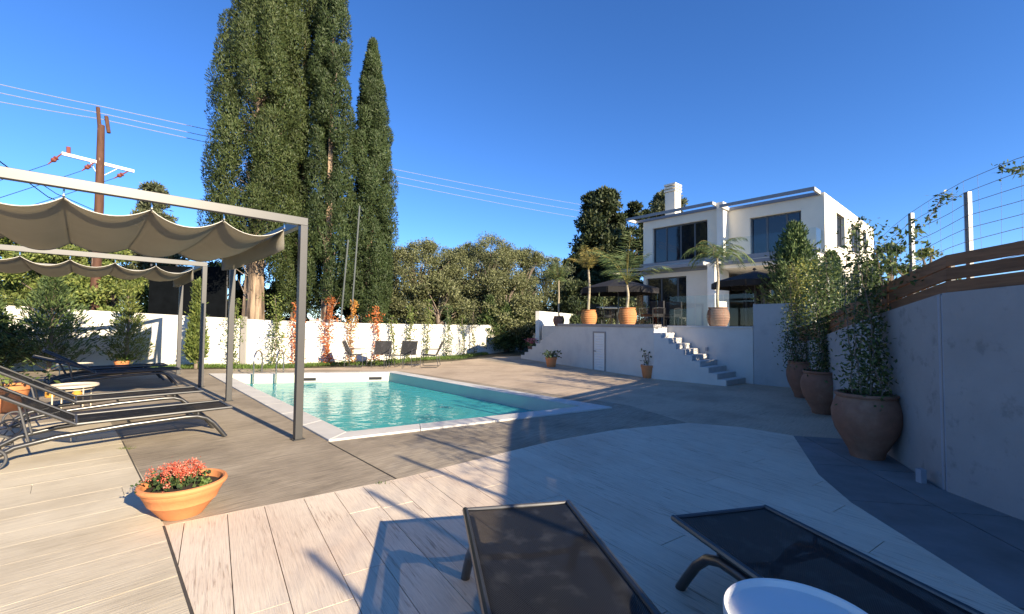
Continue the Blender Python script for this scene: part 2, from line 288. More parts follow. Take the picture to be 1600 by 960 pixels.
def thing(name, label, cat, loc=(0, 0, 0), rz=0.0, group=None):
    o = bpy.data.objects.new(name, None); C.objects.link(o); o.location = loc; o.rotation_euler = (0, 0, rz); o.empty_display_size = 0.1
    return tag(o, label, cat, group)
def struct(o, kind='structure'): o['kind'] = kind; return o
def dup(root, loc, rz, label, group=None):
    r = root.copy(); C.objects.link(r); r.location = loc; r.rotation_euler = (0, 0, rz); r['label'] = label
    if group: r['group'] = group
    for ch in [c for c in bpy.data.objects if c.parent == root]:
        c = ch.copy(); C.objects.link(c); c.parent = r
        for g in [g for g in bpy.data.objects if g.parent == ch]:
            d = g.copy(); C.objects.link(d); d.parent = c
    return r
VDIR = Vector((0.7045, 0.7097, 0)); UDIR = Vector((-0.697, 0.717, 0))

def leafmesh(name, P, D, L, W, mt, parent=None, N=None, nn=.35):
    """one rhombus leaf per row: base P, direction D, length L, width W"""
    P = np.asarray(P, float); D = np.asarray(D, float); n = len(P)
    D = D / (np.linalg.norm(D, axis=1, keepdims=True) + 1e-9)
    Rv = rng.normal(size=(n, 3)) if N is None else np.asarray(N, float) + rng.normal(size=(n, 3)) * nn
    S = np.cross(D, Rv); S /= (np.linalg.norm(S, axis=1, keepdims=True) + 1e-9)
    L = np.broadcast_to(np.asarray(L, float), (n,))[:, None]; W = np.broadcast_to(np.asarray(W, float), (n,))[:, None]
    V = np.empty((n, 4, 3)); V[:, 0] = P; V[:, 1] = P + D * L * .5 + S * W * .5; V[:, 2] = P + D * L; V[:, 3] = P + D * L * .5 - S * W * .5
    me = bpy.data.meshes.new(name); me.vertices.add(4 * n); me.vertices.foreach_set('co', V.reshape(-1))
    me.loops.add(4 * n); me.loops.foreach_set('vertex_index', np.arange(4 * n, dtype=np.int32))
    me.polygons.add(n); me.polygons.foreach_set('loop_start', np.arange(0, 4 * n, 4, dtype=np.int32))
    me.update(calc_edges=True); me.validate()
    return link(name, me, mt, parent)
def sphere_dirs(n):
    d = rng.normal(size=(n, 3)); return d / np.linalg.norm(d, axis=1, keepdims=True)
def lobes_cloud(lobes, per, up=0.3, inner=0.25, lo=.70, hi=1.2, along=0.0):
    """points and directions on many ellipsoid lobes (centre, radii)"""
    Ps = []; Ds = []; Ns = []
    for c, r in lobes:
        n = int(per * (0.7 + 0.6 * rng.random())); d = sphere_dirs(n); rad = np.where(rng.random(n) < inner, rng.uniform(.3, .8, n), rng.uniform(lo, hi, n))[:, None]
        Ps.append(np.asarray(c) + d * np.asarray(r) * rad); Ds.append(d * .45 + rng.normal(size=(n, 3)) * .55 + np.array([0, 0, up])); Ns.append(d / np.asarray(r) * min(r))
    return np.concatenate(Ps), np.concatenate(Ds), np.concatenate(Ns)

# ------------------------------------------------------------------ ground, paving, decks
def sheet(name, poly, hole, z, mt):
    bm = bmesh.new(); es = []
    for lp in [poly] + ([hole] if hole else []):
        vs = [bm.verts.new((p[0], p[1], z)) for p in lp]
        es += [bm.edges.new((vs[i], vs[(i + 1) % len(vs)])) for i in range(len(vs))]
    bmesh.ops.triangle_fill(bm, edges=es, use_beauty=True, normal=(0, 0, 1))
    for f in bm.faces:
        if f.normal.z < 0: f.normal_flip()
    me = bpy.data.meshes.new(name); bm.to_mesh(me); bm.free(); return struct(link(name, me, mt))
POOL = [G(514, 690), G(957, 638), G(619.7, 581.3), G(326, 585)]     # outer corners: near, right, far right, far left
POOL = [(p.x, p.y) for p in POOL]
def inset(poly, d):
    out = []; n = len(poly)
    for i in range(n):
        a, b, c = Vector(poly[i - 1]), Vector(poly[i]), Vector(poly[(i + 1) % n])
        d1 = (b - a).normalized(); d2 = (c - b).normalized(); n1 = Vector((-d1.y, d1.x)); n2 = Vector((-d2.y, d2.x))
        k = (n1 + n2); k = k / (1 + n1.dot(n2)); out.append(tuple(b + k * d))
    return out
PIN = inset(POOL, 0.33); PMID = inset(POOL, 0.03)
sheet('ground', [(-900, -900), (900, -900), (900, 900), (-900, 900)], PMID, -0.06, 'earth')
DECK = [(-2.53, 3.29), (-1.09, 4.29), (0.51, 5.71), (1.47, 6.35), (2.72, 6.85), (3.42, 6.58), (3.87, 6.11), (3.12, 4.53), (2.91, 3.83), (2.80, 2.97), (2.73, 2.43), (2.6, -1.6), (2.05, -1.6)]
LEFT = [(-2.53, 3.29), (-3.42, 4.19), (-4.82, 5.53), (-6.3, 6.95), (-12.5, 1.5), (-5, -5), (2.05, -1.6)]
RIGHT = [(3.87, 6.11), (3.12, 4.53), (2.91, 3.83), (2.80, 2.97), (2.73, 2.43), (2.6, -1.6), (4.0, -1.6), (4.0, 4.2), (4.5, 5.4), (4.72, 5.9)]
wallB = [(-20, 10.5), (-16.5, 12.3), (-12.6, 14.6), (-8.3, 15.2), (-5.7, 16.5), (-4.2, 18.1), (-2.35, 20.5), (-1.3, 22.4), (0.2, 25.5)]
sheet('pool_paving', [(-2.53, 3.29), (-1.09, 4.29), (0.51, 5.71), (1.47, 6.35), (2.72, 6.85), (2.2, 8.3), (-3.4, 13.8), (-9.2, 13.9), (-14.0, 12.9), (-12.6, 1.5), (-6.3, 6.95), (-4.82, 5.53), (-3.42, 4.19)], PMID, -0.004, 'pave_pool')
sheet('far_paving', [(2.72, 6.85), (3.42, 6.58), (3.87, 6.11), (4.72, 5.9), (7.2, 10.9), (6.4, 11.6), (4.6, 13.2), (2, 17.2), (1.0, 21.0), (-0.6, 20.2), (-2.3, 17.6), (-4.0, 15.6), (-6.2, 14.5), (-9.2, 13.9), (-3.4, 13.8), (2.2, 8.3)], None, -0.0045, 'pave_far')
sheet('deck_bedding', DECK, None, -0.013, 'joint')
sheet('left_deck_bedding', LEFT, None, -0.0135, 'joint')
sheet('slab_bedding', RIGHT, None, -0.0138, 'joint')
def clip(poly, a, b):
    """part of poly on the left of the line a->b"""
    out = []; n = len(poly); ax, ay = a; dx, dy = b[0] - ax, b[1] - ay
    sd = [dx * (p[1] - ay) - dy * (p[0] - ax) for p in poly]
    for i in range(n):
        p, q, s, t = poly[i], poly[(i + 1) % n], sd[i], sd[(i + 1) % n]
        if s >= 0: out.append(p)
        if (s >= 0) != (t >= 0):
            k = s / (s - t); out.append((p[0] + (q[0] - p[0]) * k, p[1] + (q[1] - p[1]) * k))
    return out
def planks(zone, ang, width, lmin, lmax, gap, name, mt, parent, ext, centre, endgap=None):
    ca, sa = math.cos(ang), math.sin(ang); k = 0
    T = lambda x, y: (centre[0] + x * ca - y * sa, centre[1] + x * sa + y * ca)
    y = -ext
    while y < ext:
        wd = width * rnd.uniform(.9, 1.1); x = -ext + rnd.uniform(-lmax, 0)
        while x < ext:
            ln = rnd.uniform(lmin, lmax); g = gap / 2; ge = (endgap or gap) / 2
            q = [T(x + ge, y + g), T(x + ln - ge, y + g), T(x + ln - ge, y + wd - g), T(x + ge, y + wd - g)]
            pl = zone
            for i in range(4):
                pl = clip(pl, q[i], q[(i + 1) % 4])
                if len(pl) < 3: break
            if len(pl) >= 3:
                a = abs(sum(pl[i][0] * pl[(i + 1) % len(pl)][1] - pl[(i + 1) % len(pl)][0] * pl[i][1] for i in range(len(pl)))) / 2
                if a > 0.003:
                    h = rnd.uniform(-.0005, .0005); cx = sum(p[0] for p in pl) / len(pl); cy = sum(p[1] for p in pl) / len(pl)
                    b = MB().prism([(p[0] - cx, p[1] - cy) for p in pl], -.0125, h)
                    o = b.build(name, mt, parent); o.location = (cx, cy, 0); k += 1
            x += ln
        y += wd
    return k
deck = struct(bpy.data.objects.new('stamped_deck', None)); C.objects.link(deck)
ldeck = struct(bpy.data.objects.new('left_deck', None)); C.objects.link(ldeck)
rpave = struct(bpy.data.objects.new('side_path', None)); C.objects.link(rpave)
planks([p for p in DECK if p[1] > -1.7], DA, 0.27, 1.5, 2.8, 0.005, 'plank', 'deck', deck, 6.5, (1, 3), 0.006)
planks(LEFT, VA, 0.30, 2.2, 3.6, 0.003, 'plank', 'deck_left', ldeck, 9.5, (-5, 2), 0.003)
planks(RIGHT, R(80), 0.62, 0.9, 1.5, 0.016, 'slab', 'slab', rpave, 6, (3.5, 2.5))
# thin raised lips where the pours meet
edge = MB()
for a, b in zip(DECK[:5], DECK[1:6]): edge.beam((a[0], a[1], -.006), (b[0], b[1], -.006), .010, .012)
struct(edge.build('deck_edge', 'deck'))
jn = MB()
for a, b, w_ in (((-2.27, 5.57), (-1.10, 4.31), .012), ((-2.53, 3.285), (-1.62, 2.315), .016), ((-1.62, 2.315), (2.0, -1.55), .016), ((-2.6, 3.36), (-4.82, 5.54), .012)): jn.beam((*a, .0), (*b, .0), w_, .004)
struct(jn.build('paving_joint', 'joint'))
# grass strip along the back wall
n = 16000; t = rng.random(n); seg = np.array(wallB[2:8]); cum = np.r_[0, np.cumsum(np.hypot(*np.diff(seg, axis=0).T))]; tt = t * cum[-1]
gx = np.interp(tt, cum, seg[:, 0]); gy = np.interp(tt, cum, seg[:, 1])
offs = -0.12 - np.abs(rng.normal(0, .42, n)) * (1 + .5 * np.sin(tt * 1.7)); gx += offs * -0.25; gy += offs
gp = np.c_[gx, gy, np.full(n, -.03)]
gd = np.c_[rng.normal(0, .5, n), rng.normal(0, .5, n), np.ones(n)]
g = leafmesh('grass', gp, gd, rng.uniform(.05, .17, n), .014, 'lf_grass'); struct(g, 'stuff'); g['label'] = 'ragged green grass strip at the foot of the white back wall'; g['category'] = 'grass'
# weeds in the joints
def weed(px, py, label, nn=60, s=.05):
    p = G(px, py); P = np.c_[rng.normal(p.x, s, nn), rng.normal(p.y, s * .5, nn), np.full(nn, -.01)]; D = np.c_[rng.normal(0, .8, nn), rng.normal(0, .8, nn), np.full(nn, .7)]
    o = leafmesh('weed', P, D, rng.uniform(.015, .045, nn), .008, 'lf_green'); tag(o, label, 'weed')
weed(195, 701, 'small weed tuft at the corner of the left deck'); weed(597, 755, 'tiny weed tuft in the joint of the pale deck', 30, .03)

# ------------------------------------------------------------------ swimming pool
WL = -0.24
pool = thing('swimming_pool', 'turquoise swimming pool with pale stone coping and cream walls', 'pool')
b = MB(); DEP = -1.45
pts = [(p[0], p[1]) for p in PIN]
for i in range(4):
    a, c = pts[i], pts[(i + 1) % 4]; a2, c2 = PMID[i], PMID[(i + 1) % 4]
    b._add([(a[0], a[1], DEP), (c[0], c[1], DEP), (c[0], c[1], -.01), (a[0], a[1], -.01), (a2[0], a2[1], -.01), (c2[0], c2[1], -.01), (a2[0], a2[1], DEP - .1), (c2[0], c2[1], DEP - .1)], [(0, 1, 2, 3), (3, 2, 5, 4), (4, 5, 7, 6)])
b._add([(p[0], p[1], DEP) for p in pts] + [(p[0], p[1], DEP - .1) for p in PMID], [(0, 1, 2, 3), (7, 6, 5, 4)])
b.build('basin', 'basin', pool)
for i in range(4):
    a, c = Vector(POOL[i]), Vector(POOL[(i + 1) % 4]); a2, c2 = Vector(PIN[i]), Vector(PIN[(i + 1) % 4]); L = (c - a).length; k = max(3, int(L / 0.98))
    for j in range(k):
        g = 0.004 / L; t0, t1 = j / k + (g if j else g), (j + 1) / k - g
        q = [a.lerp(c, t0), a.lerp(c, t1), a2.lerp(c2, t1), a2.lerp(c2, t0)]
        ctr = sum(q, Vector((0, 0))) / 4
        o = MB().prism([tuple(p - ctr) for p in q], -.0095, .022).build('coping_stone', 'coping', pool, bevel=.006); o.location = (*ctr, 0)
# skimmer mouths on the far wall
fa, fb = Vector(PIN[3]), Vector(PIN[2]); fdir = (fb - fa).normalized(); fn = Vector((fdir.y, -fdir.x))
for px in (351, 487, 590):
    d = ray(px, 590); t = (fa.x * fn.x + fa.y * fn.y) / (d.x * fn.x + d.y * fn.y); p = Vector((d.x * t, d.y * t)) + fn * .006
    s = MB(); s.beam((*(p - fdir * .29), -.15), (*(p + fdir * .29), -.15), .02, .15); o = s.build('skimmer', 'coping', pool)
    s = MB(); s.beam((*(p - fdir * .24 + fn * .012), -.145), (*(p + fdir * .12 + fn * .012), -.145), .012, .08); s.build('skimmer_mouth', 'cable', o)
# water: closed body with absorption
mt, nn_, bs = nodes('pool_water'); nn_.nodes.remove(bs); L_ = nn_.links.new
tr = nn_.nodes.new('ShaderNodeBsdfTransparent'); tr.inputs[0].default_value = (0.80, .98, .99, 1); gl = nn_.nodes.new('ShaderNodeBsdfGlossy'); gl.inputs['Roughness'].default_value = 0.03
fr = nn_.nodes.new('ShaderNodeFresnel'); fr.inputs[0].default_value = 1.33; mx = nn_.nodes.new('ShaderNodeMixShader')
geo = nn_.nodes.new('ShaderNodeNewGeometry'); mp = nn_.nodes.new('ShaderNodeMapping'); mp.inputs['Rotation'].default_value = (0, 0, R(-35)); mp.inputs['Scale'].default_value = (1.0, 1.5, 1)
L_(geo.outputs['Position'], mp.inputs['Vector'])
nz = nn_.nodes.new('ShaderNodeTexNoise'); nz.inputs['Scale'].default_value = 2.6; nz.inputs['Detail'].default_value = 3; nz.inputs['Distortion'].default_value = 0.6; L_(mp.outputs[0], nz.inputs['Vector'])
bp = nn_.nodes.new('ShaderNodeBump'); bp.inputs['Distance'].default_value = 0.02; bp.inputs['Strength'].default_value = 1.0; L_(nz.outputs['Fac'], bp.inputs['Height'])
for q in (gl, fr): L_(bp.outputs[0], q.inputs['Normal'])
L_(fr.outputs[0], mx.inputs[0]); L_(tr.outputs[0], mx.inputs[1]); L_(gl.outputs[0], mx.inputs[2]); L_(mx.outputs[0], nn_.nodes['Material Output'].inputs['Surface'])
df = nn_.nodes.new('ShaderNodeBsdfDiffuse'); df.inputs[0].default_value = (0.07, .46, .475, 1); m1 = nn_.nodes.new('ShaderNodeMixShader'); m1.inputs[0].default_value = .74
tr.inputs[0].default_value = (.35, .88, .92, 1)
L_(tr.outputs[0], m1.inputs[1]); L_(df.outputs[0], m1.inputs[2]); L_(m1.outputs[0], mx.inputs[1])
ge_ = nn_.nodes.new('ShaderNodeNewGeometry'); iv_ = nn_.nodes.new('ShaderNodeMath'); iv_.operation = 'SUBTRACT'; iv_.inputs[0].default_value = 1; L_(ge_.outputs['Backfacing'], iv_.inputs[1])
fm_ = nn_.nodes.new('ShaderNodeMath'); fm_.operation = 'MULTIPLY'; L_(fr.outputs[0], fm_.inputs[0]); L_(iv_.outputs[0], fm_.inputs[1]); L_(fm_.outputs[0], mx.inputs[0])
M['water'] = mt
PW = inset(PIN, .004)
struct(MB().prism(PW, DEP + .004, WL).build('pool_water', 'water'))
# ladder
lad = thing('pool_ladder', 'stainless steel pool ladder with two arched handrails', 'ladder', (0, 0, 0))
for px in (399, 434):
    d = ray(px, 584); t = (fa.x * fn.x + fa.y * fn.y) / (d.x * fn.x + d.y * fn.y); e = Vector((d.x * t, d.y * t)); top = 0.66
    o3 = lambda off, z: (e.x + fn.x * off, e.y + fn.y * off, z)
    path = [o3(-.52, .0)] + [o3(-.52, z) for z in (.2, .38)] + [o3(-.19 - .33 * math.cos(a), .40 + .27 * math.sin(a)) for a in np.linspace(.15, math.pi - .15, 9)] + [o3(.14, z) for z in (.36, .1, -.2, -.9, -1.2)]
    MB().tube(path, .021, 8).build('handrail', 'steel', lad, True)
for z in (-.45, -.75, -1.05):
    a = G(399, 584); b_ = G(434, 584)
    a2 = Vector((a.x, a.y)) + fn * .14; b2 = Vector((b_.x, b_.y)) + fn * .14
    MB().beam((a2.x, a2.y, z), (b2.x, b2.y, z), .08, .025).build('tread', 'steel', lad)

# ------------------------------------------------------------------ white back wall
def wall_z(x): return float(np.interp(x, [-20, -14.9, -13.1, -11.9, -9.97, -7.28, -5.8, -2.5, 1], [2.2, 1.91, 1.78, 1.72, 1.61, 1.50, 1.47, 1.42, 1.42]))
bw = thing('garden_wall', 'long white rendered garden wall behind the pool', 'wall')
for i, (a, c) in enumerate(zip(wallB[:-1], wallB[1:])):
    a = Vector(a); c = Vector(c); d = (c - a).normalized(); nrm = Vector((-d.y, d.x)) * .2
    q = [tuple(a), tuple(c), tuple(c + nrm), tuple(a + nrm)]; za, zc = wall_z(a.x), wall_z(c.x)
    MB().prism(q, -.05, [za, zc, zc, za]).build('wall_panel', 'plaster', bw)
def on_wall(px, off=0.35):
    """ground point in front of the back wall seen at pixel column px"""
    d = ray(px, 560)
    for a, c in zip(wallB[:-1], wallB[1:]):
        a = Vector(a); c = Vector(c); e = c - a
        den = d.x * -e.y + d.y * e.x
        s = (a.x * -d.y + a.y * d.x) / (-(e.x * -d.y + e.y * d.x)) if abs(e.x * -d.y + e.y * d.x) > 1e-6 else 9
        if -.01 <= s <= 1.01:
            p = a + e * s; nr = Vector((e.y, -e.x)).normalized(); return p + nr * off
    return Vector((d.x / d.y * 16, 16))
cap = MB(); p0 = on_wall(482, -.1); p1 = on_wall(528, -.1); cap.beam((p0.x, p0.y, 1.56), (p1.x, p1.y, 1.545), .24, .075)
tag(cap.build('wall_cap_slab', 'cop_grey'), 'short grey slab lying on top of the white back wall', 'slab')
p0 = on_wall(381, .04); pi = MB(); pi.box((p0.x - .09, p0.y - .05, -.05), (p0.x + .09, p0.y + .02, 1.66)); tag(pi.build('wall_cover', 'cop_grey'), 'narrow grey upright cover fixed to the white back wall', 'cover')

# ------------------------------------------------------------------ right wall, plank fence, wire fence
RW = [(4.0, -3.2), (4.0, -1.2), (4.0, 0.8), (4.0, 2.5), (4.0, 4.10), (4.02, 4.14), (4.45, 5.3), (5.15, 6.95), (6.03, 8.85), (6.97, 10.86)]
def fz(y): return float(np.interp(y, [-4, 3.6, 4.15, 5.0, 5.97, 7.9, 9.14, 10.9], [2.32, 2.22, 2.18, 2.07, 1.96, 1.68, 1.56, 1.47]))
rwall = thing('boundary_wall', 'tall rendered boundary wall in shade along the right side', 'wall')
pf = thing('plank_fence', 'brown horizontal plank fence on top of the right boundary wall', 'fence')
MB().prism([(4.012, 4.06), (4.03, 4.18), (4.2, 4.18), (4.2, 4.06)], -.03, 1.80).build('joint_filler', 'socket', rwall)
for i, (a, c) in enumerate(zip(RW[:-1], RW[1:])):
    if i == 4: continue
    a = Vector(a); c = Vector(c); d = (c - a).normalized(); nr = Vector((d.y, -d.x))
    q = [tuple(a), tuple(c), tuple(c + nr * .22), tuple(a + nr * .22)]; za, zc = fz(a.y) - .365, fz(c.y) - .365
    MB().prism(q, -.05, [za, zc, zc, za]).build('wall_panel', 'plaster_cool', rwall)
RS = RW[:4] + [(4.0, 4.12)] + RW[6:]
for a, c in zip(RS[:-1], RS[1:]):
    a = Vector(a); c = Vector(c); d = (c - a).normalized(); nr = Vector((d.y, -d.x)); L = (c - a).length
    for k in range(3):
        lo = .362 - .123 * k; hi = lo - .111
        j = [rnd.uniform(-.006, .006) for _ in range(4)]
        q = [a + d * .008, c - d * .008]; q = [tuple(q[0] + nr * .055), tuple(q[1] + nr * .055), tuple(q[1] + nr * .085), tuple(q[0] + nr * .085)]
        ctr = Vector(q[0]); b = MB()
        z0 = [fz(a.y) - lo + j[0], fz(c.y) - lo + j[1]]; z1 = [fz(a.y) - hi + .25 * j[2] + (.105 - .105), fz(c.y) - hi + .25 * j[3]]
        b.prism([tuple(Vector(p) - ctr) for p in q], [z0[0], z0[1], z0[1], z0[0]], [z1[0], z1[1], z1[1], z1[0]])
        o = b.build('fence_plank', 'wood', pf, bevel=.004); o.location = (*ctr, 0)
for p in RS[1:-1]:
    z = fz(p[1]); MB().box((p[0] + .09, p[1] - .02, z - .42), (p[0] + .13, p[1] + .02, z - .02)).build('fence_upright', 'frame_dark', pf)
box = MB().box((3.945, 4.30, .0), (3.998, 4.36, .13)); box = box.build('drain_box', 'socket'); tag(box, 'small grey drain cover at the foot of the right wall', 'drain cover')
wf = thing('wire_fence', 'galvanised wire mesh fence standing above the plank fence', 'fence')
PO = [(4.33, -3.6), (4.33, -2.5), (4.33, -1.4), (4.33, -.35), (4.33, .6), (4.33, 2.45), (4.33, 4.16), (4.55, 5.0), (5.45, 6.9), (6.35, 8.85), (7.2, 10.7)]
ptop = lambda y: float(np.interp(y, [-3, 4.2, 5.0, 7, 11], [2.82, 2.79, 2.80, 2.6, 2.35] if y > 2 else [3.1, 3.0, 3, 3, 3]))
for p in PO: MB().box((p[0] - .019, p[1] - .019, 1.2), (p[0] + .019, p[1] + .019, ptop(p[1]))).build('post', 'galv', wf)
for k in range(8):
    pts = []
    for i in range(len(PO) - 1):
        for t in np.linspace(0, 1, 5)[: -1 if i < len(PO) - 2 else None]:
            x = PO[i][0] + (PO[i + 1][0] - PO[i][0]) * t; y = PO[i][1] + (PO[i + 1][1] - PO[i][1]) * t
            pts.append((x - .03, y, fz(y) - .1 + k * .118 + .008 * math.sin(7 * y + k)))
    MB().tube(pts, .0028, 4, False).build('horizontal_wire', 'wire', wf)
vw = MB(); seg = np.array(PO); cum = np.r_[0, np.cumsum(np.hypot(*np.diff(seg, axis=0).T))]
for s in np.arange(.1, cum[-1], .16):
    x = np.interp(s, cum, seg[:, 0]) - .03; y = np.interp(s, cum, seg[:, 1]); lean = rnd.uniform(-.02, .02)
    vw.tube([(x, y, fz(y) - .1), (x, y + lean, fz(y) + .73)], .0013, 3, False)
o = vw.build('vertical_wires', 'wire', wf); o['kind'] = 'stuff'

# ------------------------------------------------------------------ terrace with steps
nI = Vector((.888, .459)); A = Vector((.41, 19.3)); A2 = Vector((1.75, 16.7)); B = Vector((3.98, 12.39)); TZ = 1.42
ter = thing('raised_terrace', 'grey rendered raised terrace with steps at both ends', 'terrace')
S0 = Vector((4.65, 13.2)); S1 = Vector((6.26, 11.48)); C1 = Vector((5.32, 11.0))
MB().prism([tuple(A2), tuple(B), tuple(S0), tuple(S1), (16, 22.5), (9.5, 30), (4.3, 27.0), tuple(A + nI * 1.05), tuple(A2 + nI * 1.05)], -.05, TZ).build('terrace_body', 'plaster_ter', ter)
# coping along the front edges
b = MB(); d = (B - A2).normalized(); n_ = Vector((d.y, -d.x)) * -1
b.prism([tuple(A2 - nI * .03), tuple(B - nI * .03 + d * .02), tuple(B + nI * .3), tuple(A2 + nI * .3)], TZ + .002, TZ + .095); b.build('coping', 'cop_grey', ter, bevel=.008)
d2 = (S1 - S0).normalized(); m2 = Vector((-d2.y, d2.x)); m2 = m2 if m2.dot(nI) > 0 else -m2
b = MB(); b.prism([tuple(S0 - m2 * .03), tuple(S1 - m2 * .03), tuple(S1 + m2 * .3), tuple(S0 + m2 * .3)], TZ + .0025, TZ + .06); b.build('coping', 'coping', ter, bevel=.008)
# left flight goes down to the far left
NS = 9
for i in range(NS):
    t0, t1 = i / NS, (i + 1) / NS; p, q = A2.lerp(A, t0), A2.lerp(A, t1); z = TZ * (1 - (i + 1) / (NS + 1))
    MB().prism([tuple(p), tuple(q), tuple(q + nI * 1.05), tuple(p + nI * 1.05)], -.05, z).build('step', 'plaster_ter', ter)
# right flight goes down to the right
fd = (C1 - B); fl = fd.length; fd.normalize()
Bk = S0; Ck = S1 - d2 * .2
for i in range(NS):
    t0, t1 = i / NS, (i + 1) / NS; z = TZ * (1 - (i + 1) / (NS + 1))
    q = [B.lerp(C1, t0), B.lerp(C1, t1), (S0 - m2 * .004).lerp(Ck - m2 * .004, t1), (S0 - m2 * .004).lerp(Ck - m2 * .004, t0)]
    o = MB().prism([tuple(v) for v in q], -.05, z).build('step', 'plaster_ter', ter)
    r_ = [q[1] + fd * .012, q[2] + fd * .012, q[2] - fd * .28, q[1] - fd * .28]
    if i < NS: 
        q2 = [B.lerp(C1, t1) + fd * .01 + (q[2] - q[1]) * .03, q[2] + fd * .01, q[2], B.lerp(C1, t1) + (q[2] - q[1]) * .03]
        MB().prism([tuple(v) for v in q2], max(z - TZ / (NS + 1) + .012, .0), z - .008).build('riser', 'step', o)
bx = MB().box((-.03, -.03, -.05), (.03, .03, .05)).build('socket_box', 'socket'); pp = S0.lerp(S1, .5) - m2 * .035; bx.location = (pp.x, pp.y, .84); bx.rotation_euler = (0, 0, math.atan2(d2.y, d2.x)); tag(bx, 'small grey socket box on the wall beside the right steps', 'socket box')
# parapet of the left end
par = MB(); a = A + nI * 1.05 + Vector((-.1, .25)); c = Vector((4.3, 26.9)); d = (c - a).normalized(); nr = Vector((-d.y, d.x)) * .18
par.prism([tuple(a), tuple(c), tuple(c + nr), tuple(a + nr)], -.05, TZ + .66); tag(par.build('parapet_wall', 'plaster'), 'white parapet wall at the far left end of the terrace', 'wall')
# door
dd = (B - A2).normalized(); d0 = A + dd * ((G(925, 577.5).xy - A).dot(dd)); d1 = A + dd * ((G(954.5, 580).xy - A).dot(dd)); W_ = (d1 - d0).length; ang = math.atan2(dd.y, dd.x)
door = thing('service_door', 'white louvred service door in the terrace wall', 'door', (d0.x - nI.x * .004, d0.y - nI.y * .004, 0), ang)   # local x along wall, -y outwards
ys = 1 if (Matrix.Rotation(ang, 2) @ Vector((0, 1))).dot(nI) < 0 else -1
HD = 1.27
fr_ = MB(); 
for x0, x1, z0, z1 in ((0, .05, 0, HD), (W_ - .05, W_, 0, HD), (.05, W_ - .05, HD - .05, HD)): fr_.box((x0, min(0, ys * .03), z0), (x1, max(0, ys * .03), z1))
fr_.build('frame', 'cop_grey', door)
lf = MB().box((.055, min(0, ys * .012), .01), (W_ - .055, max(0, ys * .012), HD - .055)).build('leaf', 'door', door)
for k in range(13):
    z = .1 + k * .083; MB().beam((.13, ys * .014, z), (W_ - .13, ys * .014, z), .016, .05, (0, ys * .55, .8)).build('louvre', 'door', lf)
MB().tube([(.10, ys * .01, .62), (.10, ys * .06, .62), (.21, ys * .06, .62)], .012, 6).build('handle', 'black', door)
# planter wall to the right of the steps
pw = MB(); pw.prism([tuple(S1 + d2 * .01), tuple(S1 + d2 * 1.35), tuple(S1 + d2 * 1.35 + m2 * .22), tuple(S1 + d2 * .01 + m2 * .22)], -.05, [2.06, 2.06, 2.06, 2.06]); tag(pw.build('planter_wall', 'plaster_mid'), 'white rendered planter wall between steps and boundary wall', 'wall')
bx = MB().box((-.05, -.03, 0), (.05, .03, .14)).build('wall_vent', 'socket'); p = G(1234, 602.5); bx.location = (p.x, p.y - .03, 0); tag(bx, 'small grey vent box low on the planter wall', 'vent')
up = MB(); up.prism([tuple(S1 + m2 * .2), (7.2, 11.0), (6.2, 8.85), (5.35, 6.95), (4.65, 5.3), (4.21, 4.1), (4.21, -4), (60, -4), (60, 70), (9, 70), (4.4, 27.2), (8, 20)], -.055, 1.36)
struct(up.build('upper_garden', 'earth'))

# ------------------------------------------------------------------ house
HR = Vector((14.6, 20.5)); hu = Vector((-.667, .745)); hw = Vector((.745, .667))
house = thing('villa', 'white two storey flat roofed modern villa above the terrace', 'house', (HR.x, HR.y, TZ), math.atan2(hu.y, hu.x))
# local frame: x along the facade (to the left), y outwards (towards the camera), z from terrace level ; world dir of local +y:
yl = Matrix.Rotation(math.atan2(hu.y, hu.x), 2) @ Vector((0, 1)); YS = 1 if yl.dot(hw) < 0 else -1   # outward = YS*y
def hb(name, x0, x1, o0, o1, z0, z1, mt, parent=house, bevel=0):
    """o = distance outwards from the facade plane (negative = into the house); z in metres above eye datum"""
    y0, y1 = sorted((YS * o0, YS * o1))
    return MB().box((x0, y0, z0 - TZ), (x1, y1, z1 - TZ)).build(name, mt, parent, bevel=bevel)
def wall_with_holes(name, x0, x1, z0, z1, holes, thick, off, mt='house'):
    xs = sorted({x0, x1, *[h[0] for h in holes], *[h[1] for h in holes]}); zs = sorted({z0, z1, *[h[2] for h in holes], *[h[3] for h in holes]}); b = MB()
    for i in range(len(xs) - 1):
        zz = None
        for j in range(len(zs) - 1):
            cx, cz = (xs[i] + xs[i + 1]) / 2, (zs[j] + zs[j + 1]) / 2
            if any(h[0] < cx < h[1] and h[2] < cz < h[3] for h in holes): continue
            y0, y1 = sorted((YS * off, YS * (off - thick))); b.box((xs[i], y0, zs[j] - TZ), (xs[i + 1], y1, zs[j + 1] - TZ))
    return b.build(name, mt, house)
ROOF_R, ROOF_L = 7.80, 8.06
wall_with_holes('front_wall', 4.55, 9.55, TZ, ROOF_L, [(5.5, 8.9, 5.30, 7.45), (6.75, 9.35, TZ, 4.37)], .3, 0)
wall_with_holes('front_wall', 0.0, 4.55, 4.42, ROOF_R, [(.95, 3.27, 5.12, 7.13)], .3, 0)
hb('recess_wall', 0.3, 4.55, -2.6, -2.4, TZ, 4.42, 'recess_shade'); hb('recess_ceiling', 0.0, 4.55, -2.6, -.3, 4.42, 4.52, 'house')
hb('corner_wall', 0.0, .3, -2.6, 0, TZ, 4.42, 'house')
